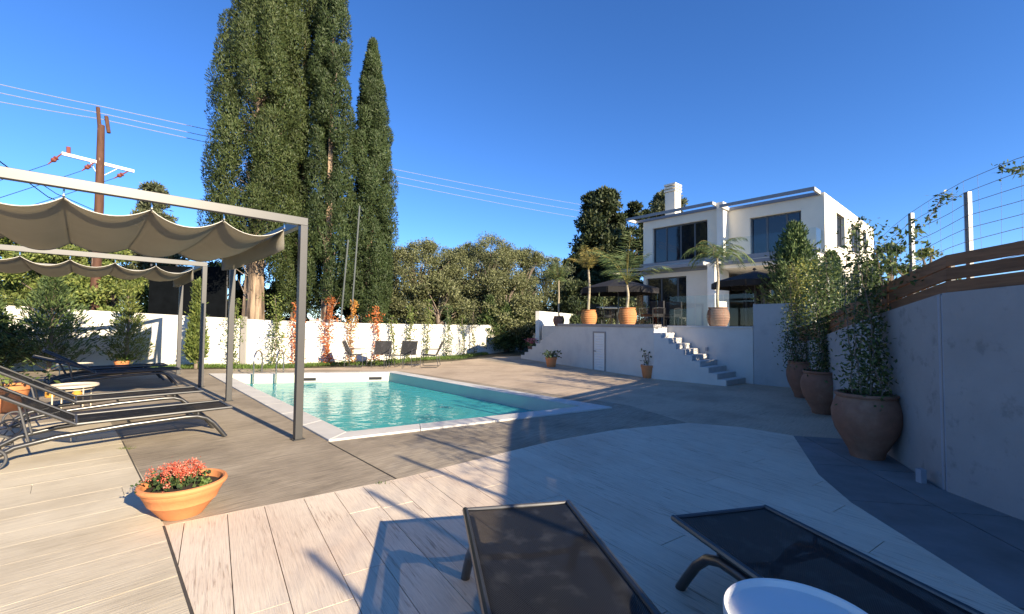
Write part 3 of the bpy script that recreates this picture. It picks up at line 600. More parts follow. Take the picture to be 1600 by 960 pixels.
# side wall with windows (x = 0 plane, going into the house)
SW = [(2.2, 3.9, 5.5, 7.24), (5.4, 7.6, 5.6, 7.2), (8.35, 9.4, 6.0, 7.2)]
xs = sorted({.3, 11.6, *[h[0] for h in SW], *[h[1] for h in SW]}); zs = sorted({0.6, ROOF_R, *[h[2] for h in SW], *[h[3] for h in SW]}); b = MB()
for i in range(len(xs) - 1):
    for j in range(len(zs) - 1):
        cx, cz = (xs[i] + xs[i + 1]) / 2, (zs[j] + zs[j + 1]) / 2
        if any(h[0] < cx < h[1] and h[2] < cz < h[3] for h in SW): continue
        y0, y1 = sorted((-YS * xs[i], -YS * xs[i + 1])); b.box((0, y0, zs[j] - TZ), (.28, y1, zs[j + 1] - TZ))
b.build('side_wall', 'house', house)
for (a, c, z0, z1) in SW:
    f = MB(); y0, y1 = sorted((-YS * a, -YS * c)); t = .07
    for q in (((.14, y0, z0), (.2, y1, z0 + t)), ((.14, y0, z1 - t), (.2, y1, z1)), ((.14, y0, z0 + t), (.2, y0 + t, z1 - t)), ((.14, y1 - t, z0 + t), (.2, y1, z1 - t)), ((.14, (y0 + y1) / 2 - .04, z0 + t), (.2, (y0 + y1) / 2 + .04, z1 - t))):
        f.box((q[0][0], q[0][1], q[0][2] - TZ), (q[1][0], q[1][1], q[1][2] - TZ))
    o = f.build('window', 'anth', house); MB().box((.16, y0 + t, z0 + t - TZ), (.175, y1 - t, z1 - t - TZ)).build('pane', 'pane', o)
    MB().box((-.05, y0, z0 - .05 - TZ), (.14, y1, z0 - .005 - TZ)).build('sill', 'coping', o)
hb('back_wall', 0.28, 9.55, -11.6, -11.3, 0.6, ROOF_R - .02, 'house'); hb('left_wall', 9.25, 9.55, -11.3, -.3, 0.6, ROOF_L - .1, 'house')
hb('roof', .28, 9.25, -11.3, -.3, ROOF_R - .42, ROOF_R - .2, 'house'); hb('floor_slab', .28, 9.25, -11.3, -.3, 4.55, 4.9, 'house')
hb('roof_edge', 4.55, 9.55, -1.2, -.3, ROOF_R - .2, ROOF_L - .01, 'house')
def slider(x0, x1, z0, z1, cuts, off=-.16, curtain=()):
    f = MB(); t = .07; y0, y1 = sorted((YS * off, YS * (off - .08)))
    for q in ((x0, x1, z0, z0 + t), (x0, x1, z1 - t, z1)): f.box((q[0], y0, q[2] - TZ), (q[1], y1, q[3] - TZ))
    for x in [x0 + t / 2] + list(cuts) + [x1 - t / 2]: f.box((x - t * .6, y0, z0 + t - TZ), (x + t * .6, y1, z1 - t - TZ))
    o = f.build('window', 'anth', house); ed = [x0 + t] + list(cuts) + [x1 - t]
    for i in range(len(ed) - 1):
        y0, y1 = sorted((YS * (off - .03), YS * (off - .045))); MB().box((ed[i] + .045, y0, z0 + t - TZ), (ed[i + 1] - .045, y1, z1 - t - TZ)).build('pane', 'pane', o)
    return o
slider(5.5, 8.9, 5.30, 7.45, (6.3, 7.15, 8.05)); slider(.95, 3.27, 5.12, 7.13, (1.6, 2.5)); slider(6.75, 9.35, TZ + .01, 4.37, (7.35, 8.4)); slider(.5, 4.4, TZ + .01, 4.2, (1.5, 2.5, 3.4), off=-2.3)
# fins between the two halves, balconies and steel frames
hb('upper_fin', 4.38, 4.72, .003, .62, 5.12, 8.12, 'plaster'); hb('lower_fin', 4.36, 4.74, .003, 1.75, TZ, 4.72, 'plaster')
hb('balcony', 0.06, 4.34, .003, 1.15, 4.46, 4.86, 'house'); hb('balcony_fascia', 0.04, 4.34, 1.152, 1.22, 4.88, 5.06, 'steelgrey'); hb('balcony_beam', 0.04, 4.34, 1.152, 1.22, 4.62, 4.80, 'steelgrey')
hb('balcony', 4.74, 9.4, .003, .62, 4.80, 5.0, 'steelgrey'); hb('balcony_fascia', 4.74, 9.4, .625, .69, 5.06, 5.2, 'steelgrey')
def frame(x0, x1, off, z, hh=.16):
    f = MB(); y = YS * off
    for q in ((x0, x1, off - .08, off), (x0, x1, .003, .07)):
        y0, y1 = sorted((YS * q[2], YS * q[3])); f.box((q[0], y0, z - TZ), (q[1], y1, z + hh - TZ))
    o = f.build('eave_frame', 'steelgrey', house)
    for x in (x0, x1 - .09):
        y0, y1 = sorted((YS * .07, YS * (off - .08))); MB().box((x, y0, z + .002 - TZ), (x + .09, y1, z + hh - .002 - TZ)).build('frame_arm', 'coping', o)
frame(.12, 4.37, 1.1, 7.70); frame(4.74, 10.1, 1.1, 7.95); frame(4.80, 10.6, 2.1, 4.62, .18); frame(.4, 4.3, 2.2, 4.70, .14)
hb('balustrade_glass', .08, 4.3, 1.10, 1.115, 5.07, 5.98, 'glass'); o = MB(); y0, y1 = sorted((YS * .01, YS * 1.10)); o.box((.08, y0, 5.07 - TZ), (.095, y1, 5.98 - TZ)); o.build('balustrade_glass', 'glass', house)
ch = hb('chimney', 8.75, 9.45, -3.3, -2.5, ROOF_R - .2, 10.3, 'house')
for k in range(3): hb('chimney_cap', 8.70, 9.50, -3.35, -2.45, 10.34 + k * .2, 10.46 + k * .2, 'house', ch)
hb('chimney_core', 8.85, 9.35, -3.2, -2.6, 10.3, 10.8, 'house', ch)

# ------------------------------------------------------------------ pergolas
def pergola(base, depth, length, label, peaks0):
    t = thing('pergola', label, 'pergola', (0, 0, 0), group='grey metal pergolas with scalloped canopies')
    P0 = Vector(base); H = 2.85; cs = [P0, P0 - VDIR.xy * length, P0 + UDIR.xy * depth, P0 + UDIR.xy * depth - VDIR.xy * length]
    ra = math.atan2(VDIR.y, VDIR.x)
    for c in cs:
        o = MB().box((-.045, -.045, .008), (.045, .045, H - .1)).build('post', 'alu', t, bevel=.004); o.location = (c.x, c.y, 0); o.rotation_euler = (0, 0, ra)
        f = MB().box((-.07, -.07, .0), (.07, .07, .008)).build('base_plate', 'alu', o)
    for a, c in ((0, 1), (2, 3), (0, 2), (1, 3)):
        p, q = cs[a], cs[c]; e = (q - p).normalized() * (.045 if a == 0 and c == 1 or a == 2 else -.045)
        mt_ = 'alu_top' if (a, c) in ((0, 1), (2, 3)) else 'alu'
        MB().beam((*(p - e), H - .05), (*(q + e), H - .05), .085, .10).build('beam', mt_, t, bevel=.004)
    # canopy: scallops hung on rods at equal spacing
    sp = .66; s0 = .21; nsp = int((length - .3) / sp); zt = H - .17; gx, gy = [], []
    ns, nu = 12, 10; vs = []; fs = []; cols = nsp * ns + 1
    u0_, u1_ = .10, depth - .10
    for i in range(cols):
        s = s0 + sp * i / ns; tt = (i % ns) / ns; k = i // ns
        for j in range(nu + 1):
            f = j / nu; dip = (.115 + .02 * math.sin(k * 2.1 + 1)) * 4 * tt * (1 - tt) * (1 + .18 * math.sin(f * 5 + k)); sag = .05 * 4 * f * (1 - f)
            q = P0 - VDIR.xy * s + UDIR.xy * (u0_ + (u1_ - u0_) * f)
            vs.append((q.x, q.y, zt - dip - sag + .006 * math.sin(9 * f + 3 * tt + k)))
    for i in range(cols - 1):
        for j in range(nu): fs.append((i * (nu + 1) + j, (i + 1) * (nu + 1) + j, (i + 1) * (nu + 1) + j + 1, i * (nu + 1) + j + 1))
    me = bpy.data.meshes.new('canopy'); me.from_pydata(vs, [], fs); me.update(); me.polygons.foreach_set('use_smooth', [True] * len(fs))
    can = link('canopy', me, 'canopy', t); sm = can.modifiers.new('thick', 'SOLIDIFY'); sm.thickness = .004
    hem = MB(); hem.tube([Vector(vs[i * (nu + 1)]) + Vector((UDIR.x, UDIR.y, 0)) * -.008 for i in range(cols)], .0045, 5); hem.build('front_hem', 'canopy_hem', can)
    # hanging end flap
    vv = []; ff = []
    for j in range(nu + 1):
        f = j / nu; q = P0 - VDIR.xy * (s0 - .004) + UDIR.xy * (u0_ + (u1_ - u0_) * f); sag = .05 * 4 * f * (1 - f)
        for k in range(4): o_ = VDIR.xy * (.012 * math.sin(j * 1.3 + k * .7)) * k / 3; vv.append((q.x + o_.x, q.y + o_.y, zt - sag - .25 * k / 3 - .012 * math.sin(j * 1.1) * (k == 3)))
    for j in range(nu):
        for k in range(3): ff.append((j * 4 + k, (j + 1) * 4 + k, (j + 1) * 4 + k + 1, j * 4 + k + 1))
    me = bpy.data.meshes.new('end_flap'); me.from_pydata(vv, [], ff); me.update(); me.polygons.foreach_set('use_smooth', [True] * len(ff)); o = link('end_flap', me, 'canopy', can); sm = o.modifiers.new('thick', 'SOLIDIFY'); sm.thickness = .004
    for k in range(nsp + 1):
        a = P0 - VDIR.xy * (s0 + sp * k); p = a + UDIR.xy * .05; q = a + UDIR.xy * (depth - .05)
        MB().tube([(p.x, p.y, zt + .012), (*(p.lerp(q, .5)), zt - .04), (q.x, q.y, zt + .012)], .009, 6).build('canopy_rod', 'alu_top', t)
        for e in (a + UDIR.xy * .06, a + UDIR.xy * (depth - .06)): MB().tube([(e.x, e.y, zt + .01), (e.x, e.y, H - .098)], .008, 5).build('hanger', 'steel', t)
    return t
pergola((-2.727, 5.707), 3.73, 3.72, 'near grey metal pergola whose scalloped canopy crosses the left of the picture', .21)
pergola((-7.08, 10.125), 3.3, 4.4, 'farther grey metal pergola standing close to the white back wall', .21)

# ------------------------------------------------------------------ sun loungers
def make_lounger(label, back, group):
    """local: x from the foot end (0) towards the head (2.0), width along y"""
    t = thing('sun_lounger', label, 'lounger', group=group); hwid = .325; hz = .37; hx = 1.45
    for s in (-1, 1):
        MB().tube([(0, s * hwid, hz), (hx, s * hwid, hz)], .018, 8).build('seat_rail', 'rail', t, True)
        y = s * (hwid - .02)
        pth = [(.06, y + s * .02, .0), (.12, y + s * .015, .09), (.19, y + s * .008, .19), (.27, y, .265), (.37, y, .302), (.50, y, .308), (1.0, y, .295), (1.6, y, .255), (1.90, y, .20), (2.05, y, .115)]
        MB().tube(pth, .027, 10).build('leg_rail', 'rail', t, True)
        MB().tube([(.36, y, .30), (.36, y, hz - .01)], .012, 6).build('spacer', 'frame_dark', t)
        wl = MB(); cy = s * (hwid + .035)
        wl.tube([(2.05 + .105 * math.cos(a), cy, .113 + .105 * math.sin(a)) for a in np.linspace(0, 2 * math.pi, 19)], .013, 6, False)
        for k in range(6): a = k * math.pi / 3; wl.tube([(2.05, cy, .113), (2.05 + .1 * math.cos(a), cy, .113 + .1 * math.sin(a))], .007, 4)
        wl.tube([(2.05, cy - .02, .113), (2.05, cy + .02, .113)], .022, 8); wl.build('wheel', 'frame_dark', t)
    for x, z in ((.0, hz), (hx, hz)): MB().tube([(x, -hwid, z), (x, hwid, z)], .013, 8).build('cross_bar', 'frame_dark', t, True)
    for x in (.42, 1.0, 2.05):
        z = .30 if x < 1.5 else .113; MB().tube([(x, -hwid + .02, z), (x, 0, z - (.02 if x < 1.5 else 0)), (x, hwid - .02, z)], .014, 6).build('stretcher', 'frame_dark', t, True)
    f = MB(); k = 14
    def strip(pts, name, parent, wd):
        vs = []; n = len(pts)
        for j in range(7):
            fy = j / 6 * 2 - 1
            for p in pts: vs.append((p[0], fy * wd, p[1] - .012 * (1 - fy * fy)))
        fs = [(j * n + i, j * n + i + 1, (j + 1) * n + i + 1, (j + 1) * n + i) for j in range(6) for i in range(n - 1)]
        me = bpy.data.meshes.new(name); me.from_pydata(vs, [], fs); me.update(); me.polygons.foreach_set('use_smooth', [True] * len(fs)); return link(name, me, 'sling' if 'seat' in name else 'sling', parent)
    strip([(.01 + i * (hx - .02) / 10, hz + .004) for i in range(11)], 'seat_sling', t, hwid - .006)
    ca, sa = math.cos(back), math.sin(back); bl = .93
    for s in (-1, 1):
        MB().tube([(hx + .01, s * (hwid - .005), hz), (hx + .01 + bl * ca, s * (hwid - .005), hz + bl * sa)], .018, 8).build('back_rail', 'rail', t, True)
        if back > .1: MB().tube([(hx + .01 + bl * .55 * ca, s * (hwid - .05), hz + bl * .55 * sa), (1.80, s * (hwid - .05), .225)], .011, 6).build('back_strut', 'frame_dark', t, True)
    MB().tube([(hx + .01 + bl * ca, -hwid, hz + bl * sa), (hx + .01 + bl * ca, hwid, hz + bl * sa)], .013, 8).build('back_bar', 'frame_dark', t, True)
    strip([(hx + .02 + i * (bl - .02) / 6 * ca, hz + .004 + i * (bl - .02) / 6 * sa) for i in range(7)], 'back_sling', t, hwid - .01)
    return t
LG = 'black sling sun loungers'
va = math.atan2(-VDIR.y, -VDIR.x)
def put(t, px, py, rz, near_side, z=.37):
    """place so that the foot-end corner on side near_side (+1/-1 of local y) is at the pixel"""
    p = G(px, py, z); off = Matrix.Rotation(rz, 2) @ Vector((0, near_side * .325)); t.location = (p.x - off.x, p.y - off.y, 0); t.rotation_euler = (0, 0, rz)
near = 1 if (Matrix.Rotation(va, 2) @ Vector((0, 1))).dot(-UDIR.xy) > 0 else -1
l1 = make_lounger('black sun lounger with raised back, nearest one under the near pergola', R(33), LG); put(l1, 362, 636.5, va, near)
l2 = dup(l1, (0, 0, 0), va, 'black sun lounger with raised back behind the round cream table', LG); put(l2, 317, 611.5, va, near)
l3 = dup(l1, (0, 0, 0), va, 'black sun lounger with raised back under the far pergola, nearer of the two', LG); put(l3, 283.5, 577, va, near)
l5 = make_lounger('black sun lounger at the bottom centre, partly in sun', R(20), LG); put(l5, 727, 793, math.atan2(-.98, .19), -1, .385)
l4 = dup(l5, (0, 0, 0), va, 'low backed black sun lounger under the far pergola, closest to the back wall', LG); put(l4, 262, 571, va, near)
l6 = dup(l5, (0, 0, 0), 0, 'black sun lounger in shade at the bottom right behind the round tray table', LG); put(l6, 1052, 805, math.atan2(-.95, .24), -1, .385)

# ------------------------------------------------------------------ small tables
def round_table(loc, r, h, label, mt, rz=0, legs=4):
    t = thing('side_table', label, 'table', loc, rz)
    MB().lathe([(0.001, h - .012), (r * .86, h - .012), (r * .93, h - .008), (r * .955, h + .012), (r * .985, h + .016), (r, h + .008), (r, h - .016), (r * .9, h - .026), (0.001, h - .026)], 56).build('tray_top', mt, t, True)
    for k in range(legs):
        a = math.pi / 4 + k * 2 * math.pi / legs; c, s = math.cos(a) * r * .8, math.sin(a) * r * .8
        MB().tube([(c, s, 0), (c, s, h - .02)], .010, 8).build('leg', mt, t, True)
    MB().tube([(r * .8 * math.cos(a), r * .8 * math.sin(a), h - .06) for a in np.linspace(0, 2 * math.pi, 33)], .007, 5, False).build('ring', mt, t, True)
    return t
round_table((.99, 1.52, 0), .247, .5, 'round white tray table in the foreground beside the right lounger', 'tray')
p = G(112, 640); round_table((p.x - .0, p.y, 0), .33, .40, 'round cream side table between the two near left loungers', 'table', .5)
p = G(116, 596); round_table((p.x, p.y, 0), .33, .42, 'small cream side table under the far pergola', 'table', .2)
p = G(112, 640)
for px, h in ((78, .15), (120, .13)):
    q = G(px, 621); j = thing('glass_jar', 'squat amber glass jar on the deck behind the cream table, %s of two' % ('left' if px < 100 else 'right'), 'jar', (q.x, q.y, 0))
    MB().lathe([(.001, 0), (.06, 0), (.075, .02), (.075, h - .04), (.05, h - .02), (.055, h), (.045, h), (.04, h - .03), (.001, h - .03)], 16).build('body', 'amber', j, True)
    MB().lathe([(.001, h + .012), (.05, h + .012), (.056, h), (.001, h)], 16).build('lid', 'table', j, True)

# ------------------------------------------------------------------ terracotta pots
def lathe_pot(prof, mt, name, parent, k=40): return MB().lathe(prof, k).build(name, mt, parent, True)
def urn_profile(r, h, foot=.47, neck=.78):
    z = [0, .015, .10, .25, .42, .58, .72, .84, .90, .93, .965, 1.0, 1.0, .97, .88]; q = [foot, foot + .01, foot + .06, .70, .90, .99, 1.0, .93, .86, .84, .90, .89, .80, .78, .80]
    return [(.001, 0)] + [(a * r, b * h) for a, b in zip(q, z)] + [(.001, .88 * h)]
# flower bowl
fb_ = thing('flower_bowl', 'wide terracotta bowl of coral flowers on the pale deck', 'planter', (-2.555, 3.50, 0))
r = .285
lathe_pot([(.001, 0), (.135, 0), (.140, .006), (.215, .105), (.225, .112), (.226, .116), (.252, .175), (.256, .178), (.268, .215), (.268, .219), (.285, .222), (.292, .238), (.286, .256), (.272, .260), (.258, .252), (.250, .20), (.001, .20)], 'terra', 'bowl', fb_, 56)
MB().lathe([(.001, .222), (.12, .221), (.2485, .205)], 32).build('soil', 'soil', fb_, True)
n = 520; P = np.c_[rng.normal(-.06, .085, n), rng.normal(0, .085, n), np.full(n, .215)]; hgt = rng.uniform(.01, .09, n); P[:, 2] += hgt
leafmesh('foliage', P, np.c_[rng.normal(0, .8, n), rng.normal(0, .8, n), rng.uniform(.1, .8, n)], rng.uniform(.02, .045, n), .028, 'lf_jun', fb_)
heads = [(rng.normal(-.05, .085), rng.normal(.01, .08), rng.uniform(.27, .365)) for _ in range(75)]
P = np.concatenate([np.array(h) + rng.normal(0, .014, (40, 3)) for h in heads]); leafmesh('blossoms', P, rng.normal(size=(len(P), 3)) + np.array([0, 0, .5]), rng.uniform(.008, .016, len(P)), .011, 'petal', fb_)
P = np.array([.165, .0, .225]) + rng.normal(0, .02, (60, 3)); leafmesh('seedling', P, rng.normal(size=(60, 3)) + np.array([0, 0, .8]), .03, .024, 'lf_grass', fb_)
st = MB()
for h in heads: st.tube([(h[0] * .7, h[1] * .7, .21), h], .0025, 3)
st.build('stems', 'lf_jun', fb_)
# big urns with climbers on the right
def climber(px, py, r, h, label, ztop, spread, density, leafm, topm, lean, along=None):
    p = G(px, py); t = thing('potted_climber', label, 'potted plant', (p.x, p.y, 0), 0, 'large weathered urns with climbers')
    u = lathe_pot(urn_profile(r, h), 'terra_old', 'urn', t)
    for k in range(9): 
        z = h * (.18 + .08 * k)
    for s in (0.3, 2.6, 4.5): MB().tube([(r * .86 * math.cos(s + a * .25), r * .86 * math.sin(s + a * .25), h * .90 - .12 * h * (1 - a * a)) if abs(a) < 1 else (r * .84 * math.cos(s + a * .25), r * .84 * math.sin(s + a * .25), h * .9) for a in np.linspace(-1, 1, 7)], .012, 6).build('handle', 'terra_old', u, True)
    MB().lathe([(.001, h * .90), (r * .78, h * .885)], 24).build('soil', 'soil', t, True)
    nst = 8; Ps = []; Ds = []; Pt = []; Dt = []; sm_ = MB()
    for k in range(nst):
        x0, y0 = rng.normal(0, r * .25, 2); top = ztop * rng.uniform(.78, 1.0); pts = []
        ph = rng.uniform(0, 6)
        for i in range(26):
            f = i / 25; z = h * .88 + (top - h * .88) * f
            x = x0 + lean[0] * f + spread * .42 * math.sin(f * 5 + ph) * (.35 + f * .5) + rng.normal(0, .01); y = y0 * (1 - f) + lean[1] * f + spread * .42 * math.cos(f * 4 + ph) * (.35 + f * .4)
            pts.append((x, y, z))
            nl = int(density * (1.2 - .45 * f))
            q = np.array([x, y, z]) + rng.normal(0, spread * (.30 - .10 * f), (nl, 3)) * np.array([1, 1, .6]); dd_ = rng.normal(size=(nl, 3)) + np.array([0, 0, -.15])
            (Pt if z > 1.75 else Ps).append(q); (Dt if z > 1.75 else Ds).append(dd_)
        sm_.tube(pts, [.009 - .006 * i / 25 for i in range(26)], 5)
    sm_.build('stem', 'bark_grey', t)
    P = np.concatenate(Ps); leafmesh('foliage', P, np.concatenate(Ds), rng.uniform(.035, .07, len(P)), rng.uniform(.018, .032, len(P)), leafm, t)
    P = np.concatenate(Pt); leafmesh('upper_foliage', P, np.concatenate(Dt), rng.uniform(.035, .068, len(P)), rng.uniform(.018, .03, len(P)), topm, t)
    if along:
        y0, y1, n_, z1 = along; yy = rng.uniform(y0, y1, n_); xx = np.interp(yy, [q[1] for q in RW], [q[0] for q in RW]) + rng.normal(.05, .10, n_)
        zb = np.array([fz(v) for v in yy]) - .25; P = np.c_[xx, yy, zb + rng.random(n_) ** .8 * (z1 - zb) * (.86 + .14 * np.sin(yy * 6.1) * np.sin(yy * 2.3 + 1))] - np.array([p.x, p.y, 0])
        leafmesh('fence_foliage', P, rng.normal(size=(n_, 3)), rng.uniform(.045, .085, n_), rng.uniform(.025, .042, n_), topm, t)
    return t
climber(1355, 714, .335, .735, 'largest weathered urn with a climber, nearest on the right', 2.85, .31, 17, 'lf_vine', 'lf_vine', (.22, .30), (4.5, 6.0, 420, 2.75))
climber(1285, 646, .315, .73, 'middle weathered urn with a climber beside the boundary wall', 2.95, .36, 19, 'lf_vine', 'lf_vine', (.42, .45), (6.9, 9.0, 750, 2.85))
climber(1253, 621, .28, .76, 'farthest weathered urn with a yellowing climber near the planter wall', 3.05, .38, 20, 'lf_vine', 'lf_vine_y', (.25, .6), (8.7, 10.9, 1700, 3.15))
# shoots that have climbed into the wire fence
def shoot(pts_px, Y, label):
    pts = [at(px, py, Y) for px, py in pts_px]; t = thing('climber_shoot', label, 'climbing plant', tuple(pts[0]))
    o0 = pts[0]; loc = [p - o0 for p in pts]; MB().tube(loc, .004, 4).build('stem', 'bark_grey', t); P = []
    for a, c in zip(loc[:-1], loc[1:]):
        for f in np.linspace(0, 1, 5): P += [np.array(a.lerp(c, f)) + rng.normal(0, .03, 3) for _ in range(4)]
    P = np.array(P); leafmesh('foliage', P, rng.normal(size=(len(P), 3)), rng.uniform(.03, .06, len(P)), .024, 'lf_vine', t)
t = thing('fence_climber', 'sparse climber in the wire fence beyond the right picture edge', 'climbing plant', (4.3, 1.2, 2.0))
n = 900; P = np.c_[rng.normal(0, .07, n), rng.uniform(-1.2, 1.5, n), .2 + rng.random(n) ** .7 * .85]; P[:, 1] += .25 * np.sin(P[:, 2] * 9)
leafmesh('foliage', P, rng.normal(size=(n, 3)), rng.uniform(.04, .075, n), .03, 'lf_vine', t)
shoot([(1600, 262), (1590, 266), (1575, 267), (1562, 258)], 3.75, 'leafy shoot in the top wires at the right edge')
shoot([(1448, 345), (1460, 330), (1470, 312), (1472, 302), (1490, 308)], 4.5, 'leafy shoot curling between the two galvanised posts')
# pots against the terrace wall
def small_pot(x, y, z, r, h, label, leafm='lf_jun', n=160, hh=.3, petal=None, mt='terra', name='potted_plant', spread=.7):
    t = thing(name, label, 'potted plant', (x, y, z)); lathe_pot([(.001, 0), (r * .68, 0), (r * .72, .01), (r * .93, h * .8), (r * .94, h * .82), (r, h * .83), (r, h), (r * .9, h), (r * .86, h * .9), (.001, h * .9)], mt, 'pot', t, 28)
    MB().lathe([(.001, h * .93), (r * .865, h * .915)], 20).build('soil', 'soil', t)
    P = np.c_[rng.normal(0, r * spread, n), rng.normal(0, r * spread, n), h * .95 + rng.random(n) * hh]; leafmesh('foliage', P, rng.normal(size=(n, 3)) + np.array([0, 0, .5]), rng.uniform(.06, .12, n), .05, leafm, t)
    st = MB()
    for k in range(7): a = k * .9; st.tube([(0.03 * math.cos(a), .03 * math.sin(a), h * .9), (r * .6 * math.cos(a), r * .6 * math.sin(a), h + hh * .8)], .008, 4)
    st.build('stem', 'bark_grey', t)
    if petal: P = np.c_[rng.normal(0, r * .8, 150), rng.normal(0, r * .8, 150), h + hh * rng.uniform(.4, 1.1, 150)]; leafmesh('blossoms', P, rng.normal(size=(150, 3)), .06, .05, petal, t)
    return t
p = G(861, 573); small_pot(p.x, p.y - .05, 0, .21, .33, 'terracotta pot with a small dark shrub left of the service door', hh=.22)
p = G(1012, 590); small_pot(p.x, p.y - .05, 0, .21, .36, 'terracotta pot with a leafy sapling right of the service door', 'lf_vine', 70, .42, spread=.45)
p = A2.lerp(A, .86) + nI * .3; small_pot(p.x, p.y, TZ * .2, .17, .26, 'small pot of pink flowers on the left steps', petal='petal_pink', mt='terra_old')
p = G(2, 645); small_pot(p.x - .12, p.y + .1, 0, .34, .42, 'large orange terracotta pot cut off by the left picture edge', 'lf_green', 120, .2)
p = G(190, 576); small_pot(p.x, p.y, 0, .2, .24, 'small terracotta pot with bright leaves at the foot of the back wall', 'lf_grass', 160, .2)

# ------------------------------------------------------------------ palms and pots on the terrace
def palm(x, y, zp, r, h, th, label, nf, fl, leafm, mt='terra', trunk_r=.05, seed=1, elr=(.6, 1.4), dr=1.0):
    rr = random.Random(seed); t = thing('potted_palm', label, 'potted plant', (x, y, zp), rr.random() * 6)
    body = [(float(np.interp(f, [0, .16, .33, .5, .68, .84, .92], [.62, .80, .93, 1.0, .98, .89, .80])) * r + .010 * max(0, math.sin(f * 2 * math.pi * 8.5)) ** 2, f * h) for f in np.linspace(.015, .92, 56)]
    u = lathe_pot([(.001, 0), (r * .6, 0)] + body + [(a * r, b * h) for a, b in ((.86, .955), (.86, 1), (.74, 1), (.72, .92))] + [(.001, .92 * h)], mt, 'urn', t, 32)
    MB().lathe([(.001, h * .95), (r * .725, h * .93)], 20).build('soil', 'soil', t)
    pts = [(.02 * math.sin(i), .02 * math.cos(i * .7), h * .9 + (th - h * .9) * i / 8) for i in range(9)]
    MB().tube(pts, [trunk_r * (1 - .35 * i / 8) for i in range(9)], 8).build('trunk', 'palmtrunk', t, True)
    for k in range(nf):
        a = k * 2.4 + rr.random() * .5; el = rr.uniform(*elr); L = fl * rr.uniform(.75, 1.1); pth = []; p = Vector(pts[-1]); d = Vector((math.cos(a) * math.cos(el), math.sin(a) * math.cos(el), math.sin(el)))
        N = 16
        for i in range(N): pth.append(p.copy()); p = p + d * (L / N); d = (d + Vector((0, 0, (-.085 - .05 * i / N) * dr))).normalized()
        P = []; D = []; Ls = []
        for i in range(3, N):
            f = i / N; dd_ = (pth[i] - pth[i - 1]).normalized(); sd = dd_.cross(Vector((0, 0, 1))).normalized()
            for s in (-1, 1):
                for q in range(3):
                    P.append(pth[i - 1].lerp(pth[i], q / 3)); D.append(sd * s * .9 + dd_ * .55 + Vector((0, 0, -.45 + rr.uniform(-.25, .15)))); Ls.append(L * .33 * (1 - abs(f - .5) * 1.1) * rr.uniform(.8, 1.1))
        fr = leafmesh('frond', [tuple(v) for v in P], [tuple(v) for v in D], Ls, .016, leafm, t)
        MB().tube(pth, [.011 * (1 - .8 * i / N) for i in range(N)], 4).build('rib', 'lf_palm_y', fr)
    return t
def tp(px, off):
    """terrace point seen in column px, off metres behind the front edge"""
    d = ray(px, 505); o = A + nI * off; e = (B - A)
    M2 = Matrix(((d.x, -e.x), (d.y, -e.y))); s = M2.inverted() @ Vector((o.x, o.y)); return Vector((d.x * s[0], d.y * s[0]))
p = tp(920, .55); palm(p.x, p.y, TZ, .29, .60, 2.05, 'potted palm with yellowing fronds in a ribbed urn, left of the parasol', 9, 1.2, 'lf_palm_y', seed=3, dr=.85, elr=(.75, 1.45))
p = tp(980.5, .55); palm(p.x, p.y, TZ, .29, .62, 1.35, 'potted palm with green fronds in a ribbed urn, in front of the parasol', 10, 1.8, 'lf_palm', seed=8, dr=.95, elr=(.85, 1.48))
p = tp(873, 1.0); palm(p.x, p.y, TZ, .24, .42, 1.9, 'thin trunked spiky palm in a shaded pot at the left end of the terrace', 16, .9, 'lf_palm', 'terra_old', .035, 5, (.2, 1.4), .3)
p = at(1122, 505, 14.2); palm(p.x, p.y, TZ, .34, .66, 2.25, 'potted palm with drooping fronds behind the glass balustrade', 15, 1.35, 'lf_palm', 'terra_old', .05, 12, (.5, 1.45), 1.5)
# glass balustrade beside the right steps
bal = thing('glass_balustrade', 'clear glass balustrade on the terrace edge above the right steps', 'balustrade')
for k in range(3):
    a, c = S0.lerp(S1, k / 3 + .004) + m2 * .12, S0.lerp(S1, (k + 1) / 3 - .004) + m2 * .12
    MB().beam((*a, TZ + .50), (*c, TZ + .50), .012, .86).build('glass_pane', 'glass', bal)
bal2 = thing('glass_balustrade', 'clear glass balustrade along the long front edge of the terrace', 'balustrade')
for k in range(4):
    a, c = A2.lerp(B, k / 4 + .004) + nI * .16, A2.lerp(B, (k + 1) / 4 - .004) + nI * .16
    MB().beam((*a, TZ + .53), (*c, TZ + .53), .012, .86).build('glass_pane', 'glass', bal2)

